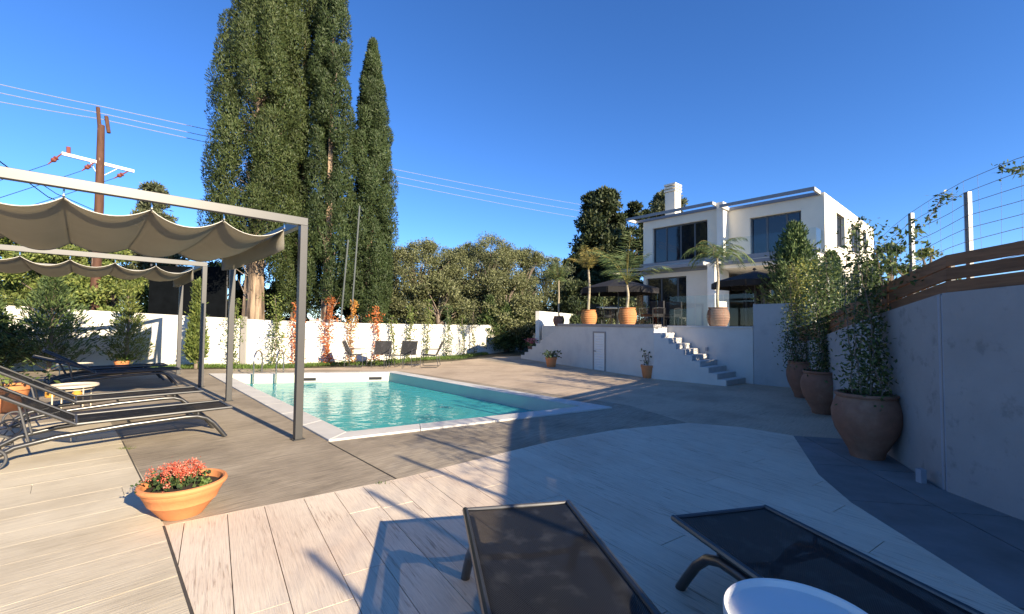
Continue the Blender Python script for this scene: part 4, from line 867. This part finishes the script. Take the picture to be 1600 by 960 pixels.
# ------------------------------------------------------------------ parasols and terrace furniture
def parasol(x, y, ztop, r, label, rz, valance=.2):
    t = thing('parasol', label, 'parasol', (x, y, TZ), rz); zt = ztop - TZ; zr = zt - r * .28; n = 8; vs = [(0, 0, zt)]; fs = []
    for k in range(n): a = k * 2 * math.pi / n; vs.append((r * math.cos(a), r * math.sin(a), zr))
    for k in range(n): fs.append((0, 1 + k, 1 + (k + 1) % n))
    me = bpy.data.meshes.new('canopy'); me.from_pydata(vs, [], fs); me.update(); o = link('canopy', me, 'umb', t); s = o.modifiers.new('thick', 'SOLIDIFY'); s.thickness = .012
    for k in range(n):
        a, c = Vector(vs[1 + k]), Vector(vs[1 + (k + 1) % n]); a2, c2 = a.lerp(c, .02), a.lerp(c, .98); m_ = a.lerp(c, .5) * .985
        vv = [a2, m_ , c2, c2 - Vector((0, 0, valance)), Vector((m_.x, m_.y, m_.z - valance * .9)), a2 - Vector((0, 0, valance))]
        q = MB()._add(vv, [(0, 1, 4, 5), (1, 2, 3, 4)]).build('valance', 'umb', o); s = q.modifiers.new('thick', 'SOLIDIFY'); s.thickness = .008
        MB().tube([(0, 0, zt - .06), tuple(a * .98 + Vector((0, 0, -.02)))], .01, 4).build('rib', 'frame_dark', t)
    MB().tube([(0, 0, 0), (0, 0, zt + .06)], .024, 8).build('pole', 'frame_dark', t); MB().lathe([(.001, .05), (.05, .05), (.26, .04), (.28, 0), (.001, 0)], 24).build('base', 'coping', t)
    MB().lathe([(.001, zt + .12), (.03, zt + .1), (.07, zt + .04), (.0, zt)], 12).build('finial', 'umb', t)
p = at(966, 505, 16.8); parasol(p.x, p.y, 3.27, 1.5, 'open charcoal parasol between the two ribbed palm urns', .3)
p = at(1180, 505, 15.6); parasol(p.x, p.y, 3.45, 1.45, 'open charcoal parasol in shade under the balcony', .1)
def armchair(x, y, rz, label):
    t = thing('rope_armchair', label, 'chair', (x, y, TZ), rz)
    for sx in (-1, 1):
        for sy in (-1, 1): MB().tube([(sx * .27, sy * .26, 0), (sx * .27, sy * .27, .62 if sy < 0 else .60)], .014, 6).build('leg', 'black', t)
        MB().tube([(sx * .28, -.26, .60), (sx * .28, .0, .63), (sx * .28, .30, .62)], .020, 6).build('arm', 'black', t)
        for k in range(7): MB().tube([(sx * .275, -.22 + k * .075, .36), (sx * .275, -.22 + k * .075, .60)], .007, 4).build('rope', 'black', t)
    MB().box((-.26, -.26, .34), (.26, .26, .44)).build('seat', 'black', t, bevel=.02)
    bk = MB().box((-.27, .25, .44), (.27, .33, .86)).build('backrest', 'black', t, bevel=.02)
    for k in range(8): MB().tube([(-.24 + k * .068, .345, .44), (-.24 + k * .068, .345, .86)], .008, 4).build('rope', 'anth', bk)
    return t
p = at(940, 505, 16.6); armchair(p.x, p.y, .8, 'black armchair under the left parasol, beside the left urn')
p = at(958, 505, 18.2); armchair(p.x, p.y, 2.6, 'black armchair under the left parasol, far side of the table')
p = at(1018, 505, 14.3); armchair(p.x, p.y, -1.0, 'black rope armchair in front of the open terrace door, left one')
p = at(1047, 505, 14.6); armchair(p.x, p.y, -.8, 'black rope armchair in front of the open terrace door, right one')
p = at(952, 505, 17.2); t = thing('dining_table', 'pale topped dining table under the left parasol', 'table', (p.x, p.y, TZ), .4)
MB().box((-.7, -.45, .71), (.7, .45, .745)).build('tabletop', 'cushion', t, bevel=.006)
for sx in (-1, 1):
    for sy in (-1, 1): MB().box((sx * .62 - .025, sy * .37 - .025, 0), (sx * .62 + .025, sy * .37 + .025, .71)).build('leg', 'black', t)

# ------------------------------------------------------------------ sling chairs by the far pool end
def sling_chair(x, y, rz, label):
    """faces local -y"""
    t = thing('sling_chair', label, 'chair', (x, y, 0), rz, 'grey sling chairs at the far end of the pool')
    for s in (-1, 1):
        MB().tube([(s * .29, -.22, .60), (s * .29, -.27, .42), (s * .29, -.29, .03), (s * .29, -.24, .012), (s * .29, .26, .012), (s * .29, .31, .04), (s * .29, .25, .42)], .012, 6).build('side_frame', 'frame_dark', t, True)
        MB().tube([(s * .29, -.22, .60), (s * .29, .30, .60)], .014, 6).build('arm', 'frame_dark', t)
        MB().tube([(s * .275, -.27, .42), (s * .275, .2, .39), (s * .275, .42, .86)], .012, 6).build('seat_rail', 'frame_dark', t, True)
    def quad(pts, name):
        vs = []; n = len(pts)
        for j in range(5):
            fx = j / 4 * 2 - 1
            for p in pts: vs.append((fx * .27, p[0], p[1]))
        fs = [(j * n + i, (j + 1) * n + i, (j + 1) * n + i + 1, j * n + i + 1) for j in range(4) for i in range(n - 1)]
        me = bpy.data.meshes.new(name); me.from_pydata(vs, [], fs); me.update(); o = link(name, me, 'sling_grey', t); s = o.modifiers.new('thick', 'SOLIDIFY'); s.thickness = .004
    quad([(-.27, .425), (-.03, .405), (.2, .395)], 'seat'); quad([(.2, .395), (.31, .63), (.42, .86)], 'backrest')
    return t
p = G(556, 573); sling_chair(p.x, p.y, R(95), 'grey sling chair seen from the side, leftmost of the four by the pool')
p = G(596, 573); sling_chair(p.x, p.y, R(8), 'grey sling chair facing the pool, second from the left')
p = G(634, 573); sling_chair(p.x, p.y, R(-6), 'grey sling chair facing the pool, third from the left')
p = G(672, 573.5); sling_chair(p.x, p.y, R(-88), 'grey sling chair seen from the side, rightmost of the four by the pool')
p = G(617, 575); t = thing('low_table', 'low dark metal table between the sling chairs', 'table', (p.x, p.y - .1, 0), .1)
MB().box((-.32, -.22, .40), (.32, .22, .415)).build('tabletop', 'frame_dark', t)
for sx in (-1, 1):
    for sy in (-1, 1): MB().tube([(sx * .29, sy * .19, 0), (sx * .29, sy * .19, .4)], .011, 6).build('leg', 'frame_dark', t)

# ------------------------------------------------------------------ trees
def cypress(px, Y, crown, trunk_r, label, zc0, seed, lobes_n, mt='lf_cyp', per=210, trunk_top=None, px_scale=True, dead=0):
    """crown: list of (z, radius)"""
    rr = random.Random(seed); d = ray(px, 480); x = d.x / d.y * Y
    t = thing('cypress_tree', label, 'tree', (x, Y, -.06)); zs = [c[0] for c in crown]; rs = [c[1] for c in crown]
    zt = trunk_top or zs[-1] * .8
    tr = MB(); k = 14; ring = []; zz = np.linspace(0, zt, 14); vs = []
    for i, z in enumerate(zz):
        rad = trunk_r * (1.25 if i == 0 else 1) * (1 - .8 * (z / zt) ** .9)
        for j in range(k): a = 2 * math.pi * j / k; q = rad * (1 + .16 * math.sin(a * 4 + i * .35) + .06 * math.sin(a * 9)); vs.append((q * math.cos(a), q * math.sin(a), z))
    fs = [(i * k + j, i * k + (j + 1) % k, (i + 1) * k + (j + 1) % k, (i + 1) * k + j) for i in range(len(zz) - 1) for j in range(k)]
    tr._add(vs, fs); tr.build('trunk', 'bark', t, True)
    lim = MB(); lobes = []
    for i in range(lobes_n):
        f = (i + rr.random()) / lobes_n; z = zc0 + (zs[-1] - zc0) * f; rad = float(np.interp(z, zs, rs)); a = rr.random() * 2 * math.pi; q = rad * (rr.uniform(.55, .95))
        a = i * 2.399 + rr.uniform(-.5, .5); q = rad * (rr.uniform(.66, 1.02) if rr.random() < .85 else rr.uniform(.2, .5)); sz = rad * rr.uniform(.14, .25) + .16
        if f > .97: q = 0
        c = (q * math.cos(a), q * math.sin(a), z); lobes.append((c, (sz, sz, sz * rr.uniform(1.7, 2.6))))
        if i % 5 == 0 and z > 1: lim.tube([(0, 0, z - rad * 1.1 if z - rad * 1.1 > .5 else .5), (c[0] * .5, c[1] * .5, z - .4), (c[0] * .95, c[1] * .95, z + .3)], [.05, .035, .012], 5)
    lim.build('limbs', 'bark_grey', t)
    P, D, NN = lobes_cloud(lobes, per, .9, .06, .88, 1.06); n = len(P)
    leafmesh('crown', P, D, rng.uniform(.08, .17, n), rng.uniform(.024, .05, n), mt, t, NN, .22)
    if dead:
        dt = MB()
        for i in range(dead):
            z = rr.uniform(2.2, zs[-1] * .55); a = rr.uniform(-2.6, -.4); L = float(np.interp(z, zs, rs)) * rr.uniform(.5, 1.02); p1 = Vector((math.cos(a) * L * .5, math.sin(a) * L * .5, z + .2)); p2 = Vector((math.cos(a + rr.uniform(-.3, .3)) * L, math.sin(a) * L, z + rr.uniform(.2, .9)))
            dt.tube([(0, 0, z), p1, p2], [.022, .014, .005], 4)
        dt.build('dead_branches', 'lf_dead', t)
    return t
cypress(397, 18.2, [(1.6, .5), (3, 1.0), (5, 1.5), (7, 1.72), (9, 1.66), (12, 1.42), (15, 1.05), (18, .6), (20.5, .1)], .42, 'huge broad cypress with a pale split trunk, left of the group', 4.4, 1, 165, per=1250, trunk_top=15, dead=60)
cypress(468, 19.6, [(1.2, .8), (3, 1.25), (5, 1.5), (8, 1.5), (11, 1.35), (14, 1.05), (17, .7), (20, .15)], .34, 'tall cypress in the middle of the group, half merged with the left one', 2.3, 2, 135, per=1100, dead=45)
cypress(510, 18.9, [(1.2, .5), (4, .85), (8, .85), (12, .68), (15, .5), (17.5, .1)], .22, 'slender dark cypress rising at the right flank of the big pair', 2.6, 5, 95, 'lf_cyp2', 800)
cypress(574, 20.3, [(1.2, .55), (3, .92), (5, 1.03), (7.5, 1.0), (10, .74), (12.3, .42), (13.4, .24), (14.5, .06)], .30, 'separate pointed cypress to the right of the group', 2.0, 3, 120, 'lf_cyp2', 1150)
def limb_tree(px, Y, h, rx, label, leafm, seed, n_l=45, per=260, lw=(.09, .03), zc=.38, bark='bark_grey', name='olive_tree', group=None, ry=None, z0=-.06, flat=.75, cone=0, tr_r=.14):
    rr = random.Random(seed); d = ray(px, 480); x = d.x / d.y * Y; t = thing(name, label, 'tree', (x, Y, z0), 0, group); lobes = []; lim = MB(); ry = ry or rx
    MB().tube([(0, 0, 0), (.06, .03, h * .2), (-.05, 0, h * .45), (.04, .05, h * .75)], [tr_r * 1.3, tr_r, tr_r * .7, tr_r * .25], 8).build('trunk', bark, t, True)
    n_l = int(n_l * 2.2)
    for i in range(n_l):
        a = rr.random() * 6.283; f = rr.random() ** .8; zf = rr.random(); prof = (math.sqrt(max(.05, 1 - (zf * 2 - 1) ** 2)) if not cone else max(.12, 1 - zf * cone)); q = prof * (.35 + .6 * f)
        z = h * zc + h * (1 - zc) * zf * .93; c = (rx * q * math.cos(a), ry * q * math.sin(a), z); s = rx * rr.uniform(.13, .26) * (1 - .35 * zf); lobes.append((c, (s, s, s * flat)))
        if i % 3 == 0: lim.tube([(0, 0, z * .6), (c[0] * .5, c[1] * .5, z * .82), c], [.05, .03, .01], 5)
    lim.build('limbs', bark, t); P, D, NN = lobes_cloud(lobes, per, .25, .25, .45, 1.45); k = len(P)
    leafmesh('crown', P, D, rng.uniform(.7, 1.3, k) * lw[0], rng.uniform(.7, 1.3, k) * lw[1], leafm, t, NN); return t
OG = 'olive trees beyond the back wall'
limb_tree(655, 24, 6.2, 2.6, 'round olive tree beyond the wall, right next to the pointed cypress', 'lf_olive', 11, 46, 420, (.11, .045), .2, group=OG)
limb_tree(705, 26.5, 6.2, 2.6, 'low olive tree beyond the wall, second from the cypress', 'lf_olive2', 12, 40, 420, (.11, .045), .2, group=OG)
limb_tree(762, 26, 6.8, 2.8, 'tallest olive tree in the middle of the grove', 'lf_olive', 13, 50, 420, (.11, .045), .2, group=OG)
limb_tree(815, 27, 6.3, 2.7, 'olive tree at the right of the grove, above the dark shrubs', 'lf_olive', 14, 46, 420, (.11, .045), .2, group=OG)
limb_tree(852, 29, 6.2, 2.3, 'olive tree at the end of the grove beside the terrace steps', 'lf_olive2', 15, 40, 420, (.11, .045), .2, group=OG)
limb_tree(735, 31, 6.9, 3.2, 'olive tree in the second row behind the gap in the grove', 'lf_olive2', 16, 46, 260, (.18, .08), .25, group=OG)
limb_tree(620, 27, 5.6, 2.5, 'olive tree mostly hidden behind the pointed cypress', 'lf_olive', 17, 40, 260, (.13, .055), .2, group=OG)
limb_tree(686, 23.0, 4.0, 2.0, 'small olive bush just behind the white wall', 'lf_olive', 18, 30, 240, (.15, .065), .15, group=OG)
limb_tree(790, 24.5, 4.2, 2.2, 'broad olive bush just behind the wall near the shrubs', 'lf_olive', 19, 34, 240, (.15, .065), .15, group=OG)
limb_tree(940, 34, 12.2, 3.7, 'dark tall pine left of the villa', 'lf_pine', 21, 75, 380, (.30, .13), .22, name='pine_tree', flat=.6, cone=.75, tr_r=.25)
limb_tree(908, 33, 7.0, 2.0, 'shorter dark pine at the left of the tall one', 'lf_pine', 22, 44, 360, (.28, .12), .2, name='pine_tree', flat=.6, tr_r=.2)
limb_tree(988, 36, 12.0, 1.9, 'dark pine directly behind the chimney, left side', 'lf_pine', 23, 34, 300, (.30, .13), .3, name='pine_tree', flat=.7, tr_r=.2)
limb_tree(1040, 44, 15.2, 2.6, 'grey green tree showing right of the chimney', 'lf_far', 24, 44, 300, (.32, .15), .4, name='far_tree', tr_r=.25)
limb_tree(965, 27, 3.6, 2.2, 'leafy bush behind the parasol on the terrace', 'lf_olive', 25, 34, 220, (.17, .08), .1, name='bush')
limb_tree(905, 25.5, 4.2, 1.4, 'dark leafy bush behind the shaded palm pot', 'lf_pine', 26, 46, 300, (.18, .08), .1, name='bush')
limb_tree(236, 38, 14.0, 2.8, 'grey green conifer far behind the pergola beam', 'lf_far', 31, 70, 130, (.40, .12), .3, name='far_tree', flat=.3, cone=.85, tr_r=.2)
limb_tree(120, 34, 9.4, 3.4, 'bushy tree behind the pole seen over the near canopy', 'lf_jun_y', 32, 40, 260, (.3, .14), .15, name='far_tree')
limb_tree(20, 27, 7.6, 3.4, 'light green tree behind the wall at the left edge', 'lf_jun_y', 33, 44, 260, (.24, .11), .1, name='far_tree')
limb_tree(90, 21, 5.2, 2.4, 'sunlit yellow green bush behind the wall under the far canopy', 'lf_jun_y', 34, 46, 300, (.17, .07), .1, name='bush')
limb_tree(175, 20, 4.3, 1.9, 'yellow green bush beside the dark shade net', 'lf_jun_y', 35, 40, 300, (.16, .07), .1, name='bush')
limb_tree(440, 20.5, 3.4, 1.3, 'dark low shrub between the cypress trunks', 'lf_cyp2', 36, 30, 260, (.16, .07), .1, name='bush')
limb_tree(545, 22.5, 4.2, 1.7, 'dark shrub in the gap before the pointed cypress', 'lf_cyp2', 37, 34, 260, (.16, .07), .1, name='bush')
limb_tree(372, 20.8, 6.2, 1.1, 'leafy growth directly behind the split cypress trunk', 'lf_cyp', 39, 34, 260, (.16, .07), .1, name='bush')
limb_tree(340, 20.5, 4.4, 1.2, 'rough green shrub left of the split cypress trunk', 'lf_cyp', 38, 30, 260, (.16, .07), .1, name='bush')

def conifer(x, y, h, r, label, leafm, seed, nb=150, z0=-.04, per=16, droop=-.1, lean=.35, low=.06, lw=(.13, .045), name='juniper', pw=1.0, cat='shrub'):
    """feathery conifer: branches from the stem, each carrying overlapping sprays"""
    rr = random.Random(seed); t = thing(name, label, cat, (x, y, z0)); MB().tube([(0, 0, 0), (.03, .02, h * .5), (0, 0, h * .98)], [.05 * h / 2.5, .035 * h / 2.5, .006], 6).build('stem', 'bark_grey', t)
    P = []; D = []; br = MB()
    for i in range(nb):
        f = i / nb; z = h * (low + (1 - low) * f); a = i * 2.399 + rr.uniform(-.3, .3); L = r * (max(.0, 1 - f) ** pw) * rr.uniform(.65, 1.12) + .06; el = lean + .5 * f; d = Vector((math.cos(a) * math.cos(el), math.sin(a) * math.cos(el), math.sin(el))); p = Vector((0, 0, z - L * .12)); n = 9; pts = [p.copy()]
        for k in range(n):
            p = p + d * (L / n); d = (d + Vector((0, 0, droop * .25 + .03))).normalized(); pts.append(p.copy()); g = (k + 1) / n
            if g > .15:
                for _ in range(int(per * (.35 + .5 * g) * (.5 + L / r * .6))): 
                    sp = Vector((rr.gauss(0, 1), rr.gauss(0, 1), rr.gauss(0, .7))) * (.05 + .07 * (1 - g) * L); P.append(tuple(p + sp)); D.append(tuple(d * 1.0 + Vector((rr.gauss(0, .45), rr.gauss(0, .45), rr.gauss(.12, .4)))))
        if i % 2 == 0: br.tube([pts[0], pts[n // 2], pts[-1]], [.010, .007, .003], 4)
    br.build('branches', 'bark_grey', t); P = np.array(P); n = len(P); leafmesh('crown', P, np.array(D), rng.uniform(.7, 1.35, n) * lw[0], rng.uniform(.7, 1.3, n) * lw[1], leafm, t); return t
p = on_wall(98, 1.1); conifer(p.x, p.y, 2.75, 1.5, 'wide feathery juniper in front of the white wall at the left', 'lf_jun', 41, 130, per=9, droop=-.06, lean=.45, lw=(.17, .035))
p = on_wall(8, 1.2); conifer(p.x, p.y, 2.2, 1.2, 'dark juniper cut by the left picture edge', 'lf_jun', 42, 130)
p = on_wall(222, .75); conifer(p.x, p.y, 2.65, .78, 'sparse upright conifer before the white wall behind the far loungers', 'lf_jun_y', 43, 95, per=6, lean=.55, lw=(.15, .035))
p = on_wall(322, .6); conifer(p.x, p.y, 2.7, .42, 'narrow columnar cypress bush between the far pergola posts', 'lf_green', 44, 150, per=15, lean=1.0, pw=.5)
p = G(764, 550.5); conifer(p.x, p.y, 2.9, 1.15, 'dark juniper near the left steps, left of three', 'lf_jun', 45, 140)
p = G(789, 549.2); conifer(p.x, p.y, 2.6, 1.1, 'dark juniper near the left steps, middle of three', 'lf_jun', 46, 120)
p = G(814, 548.0); conifer(p.x, p.y, 2.9, 1.0, 'dark juniper near the left steps, right of three', 'lf_jun', 47, 140)
p = at(1243, 470, 14.0); conifer(p.x, p.y, 3.3, 1.55, 'large green juniper behind the planter wall in front of the villa', 'lf_jun', 48, 170, z0=1.36, lean=.75, pw=.7, per=13)
limb_tree(1392, 9.0, 1.9, .5, 'leafy green shrub in the upper garden behind the plank fence', 'lf_vine', 55, 16, 130, (.075, .04), .12, name='bush', z0=1.36, tr_r=.03)
limb_tree(1455, 8.2, 1.75, .6, 'low leafy shrub behind the two galvanised posts', 'lf_vine_y', 56, 16, 120, (.07, .035), .1, name='bush', z0=1.36, tr_r=.03)
p = at(1300, 470, 15.5); conifer(p.x, p.y, 2.7, .9, 'juniper by the sunlit side of the villa', 'lf_jun', 49, 130, z0=1.36)
p = at(1345, 470, 17); conifer(p.x, p.y, 2.5, .9, 'conifer below the side windows of the villa', 'lf_jun', 50, 120, z0=1.36)
# slim climbers trained up the back wall
def wall_climber(px, h, wd, leafm, label, seed, dens=1.0, py=None):
    rr = random.Random(seed); p = on_wall(px, .28); t = thing('wall_climber', label, 'climbing plant', (p.x, p.y, -.03), 0, 'slim climbers trained up the back wall'); n = int(620 * dens * h / 2); f = rng.random(n); ph = rr.random() * 6
    wid = wd * (.55 + .35 * np.sin(f * 9 + ph) + .25 * np.sin(f * 23 + ph * 2)); wid = np.maximum(wid, .12 * wd)
    P = np.c_[rng.normal(0, 1, n) * wid * .5 + .05 * np.sin(f * 5 + ph), rng.normal(0, .09, n), f ** .95 * h]
    leafmesh('foliage', P, rng.normal(size=(n, 3)) + np.array([0, 0, .2]), rng.uniform(.06, .13, n), rng.uniform(.025, .05, n), leafm, t)
    MB().tube([(.05 * math.sin(i * .6 + ph), 0, h * .97 * i / 8) for i in range(9)], .012, 5).build('stem', 'bark_grey', t)
wall_climber(371, 2.3, .40, 'lf_green', 'green climber beside the narrow grey cover on the wall', 61)
wall_climber(429, 2.5, .50, 'lf_green', 'bushy green climber behind the pool ladder', 62, 1.3)
wall_climber(462, 2.2, .34, 'lf_orange', 'rust red climber just left of the near pergola post', 63)
wall_climber(512, 2.4, .42, 'lf_orange', 'bright rust orange climber right of the near pergola post', 64, 1.3)
wall_climber(548, 2.3, .32, 'lf_orange2', 'golden orange climber behind the leftmost sling chair', 65)
wall_climber(583, 2.1, .30, 'lf_orange', 'rusty climber behind the second sling chair', 66)
wall_climber(607, 1.8, .22, 'lf_green', 'thin green climber between the two facing sling chairs', 67, .8)
wall_climber(633, 2.2, .36, 'lf_green', 'green climber right behind the third sling chair', 68)
wall_climber(661, 2.5, .34, 'lf_green', 'yellow green climber left of the rightmost sling chair', 69)
wall_climber(692, 2.3, .36, 'lf_jun', 'darker green climber right of the rightmost sling chair', 70)
wall_climber(732, 2.6, .40, 'lf_olive', 'thin sapling with a bare stem before the dark junipers', 71, .8)
wall_climber(716, 1.9, .28, 'lf_green', 'small climber between the sapling and the dark green climber', 72, .7)

# ------------------------------------------------------------------ shade net, thin pipes
net = thing('shade_net_screen', 'dark shade net screen behind the back wall', 'screen'); a = at(232, 480, 18.6); c = at(352, 480, 18.6)
MB().beam((a.x, a.y, 1.85), (c.x, c.y, 1.85), .03, 3.9).build('net', 'net', net)
for k in range(4): q = a.lerp(c, k / 3); MB().tube([(q.x, q.y + .06, -.06), (q.x, q.y + .06, 3.9)], .035, 6).build('post', 'frame_dark', net)
for (x0, y0, x1, y1, lab) in ((549, 497, 562, 322, 'taller thin grey pipe standing beside the cypress gap'), (533, 497, 544, 375, 'shorter thin grey pipe standing beside the cypress gap')):
    p, q = at(x0, y0, 17.7), at(x1, y1, 17.7); e = p + (p - q) * ((p.z + .06) / (q.z - p.z)); tag(MB().tube([e, q], .035, 8).build('metal_pipe', 'pipe', None, True), lab, 'pipe')

# ------------------------------------------------------------------ utility pole and lines
PY = 19.0; pb = at(155, 320, PY); pt = at(158, 196, PY)
up_ = thing('utility_pole', 'brown wooden utility pole with a pale cross arm', 'utility pole', (pb.x, PY, -.06)); rel = lambda v: Vector((v.x - pb.x, v.y - PY, v.z + .06))
MB().tube([(0, 0, 0), rel(pb), rel(pt)], [.19, .16, .125], 12).build('shaft', 'pole', up_, True)
a, c = rel(at(96, 240, PY - 1.1)), rel(at(209, 268, PY + 1.1)); MB().beam(a, c, .10, .13).build('cross_arm', 'bar', up_)
for f in (.36, .78): 
    q = a.lerp(c, f); e = rel(at(155, 278, PY)); MB().tube([q, e], .02, 5).build('brace', 'bar', up_)
for px0, py0, px1, py1 in ((153, 168, 156, 205), (166, 182, 170, 208)): MB().tube([rel(at(px0, py0, PY)), rel(at(px1, py1, PY))], .07, 8).build('top_bracket', 'pole', up_)
ins = []
for (px, py, qx, qy, dy) in ((97, 240, 75, 257, -1.1), (148, 254, 128, 267, -.3), (200, 268, 178, 279, .9)):
    p, q = rel(at(px, py, PY + dy)), rel(at(qx, qy, PY + dy - .15)); o = MB().tube([p, p.lerp(q, .35), p.lerp(q, .4), p.lerp(q, .5), p.lerp(q, .6), p.lerp(q, .7), p.lerp(q, .75), q], [.02, .03, .10, .07, .10, .07, .03, .02], 8).build('insulator', 'insul', up_, True); ins.append((q, qx, qy, dy))
MB().tube([rel(at(107, 240, PY - .9)), rel(at(107, 230, PY - .9))], .07, 8).build('pin_insulator', 'insul', up_, True)
def line(pts, rad, mt, label, sag=0):
    out = []
    for p, q in zip(pts[:-1], pts[1:]):
        for t in np.linspace(0, 1, 17)[:-1]: v = p.lerp(q, t); v.z -= sag * 4 * t * (1 - t) * (q - p).length / 40; out.append(v)
    out.append(pts[-1]); tag(MB().tube(out, rad, 4, False).build('power_line', mt), label, 'cable')
for k, (y0, y1, y2, lab) in enumerate(((130, 166, 333, 'uppermost pale overhead line crossing behind the cypresses'), (144, 177, 343, 'middle pale overhead line crossing behind the cypresses'), (160, 186, 354, 'lowest pale overhead line crossing behind the cypresses'))):
    a = at(-60, y0 - 12, 17.2 + .1 * k); line([a, at(156, y1, PY), at(1000, y2, 70)], .016, 'linewire', lab, .3)
for (q, qx, qy, dy), lab in zip(ins, ('left', 'middle', 'right')):
    w0 = Vector((q.x + pb.x, q.y + PY, q.z - .06)); e = at(qx - 190, qy + 62, PY + dy - 5); line([w0, e], .011, 'cable', 'thin dark line running left from the %s insulator of the pole' % lab, .1)
line([at(-20, 238, 16), at(75, 308, 24), at(140, 335, 30)], .03, 'cable', 'thick black cable sloping down at the left edge, upper one'); line([at(35, 268, 15.5), at(88, 303, 26), at(150, 330, 32)], .026, 'cable', 'thick black cable sloping down at the left edge, lower one')
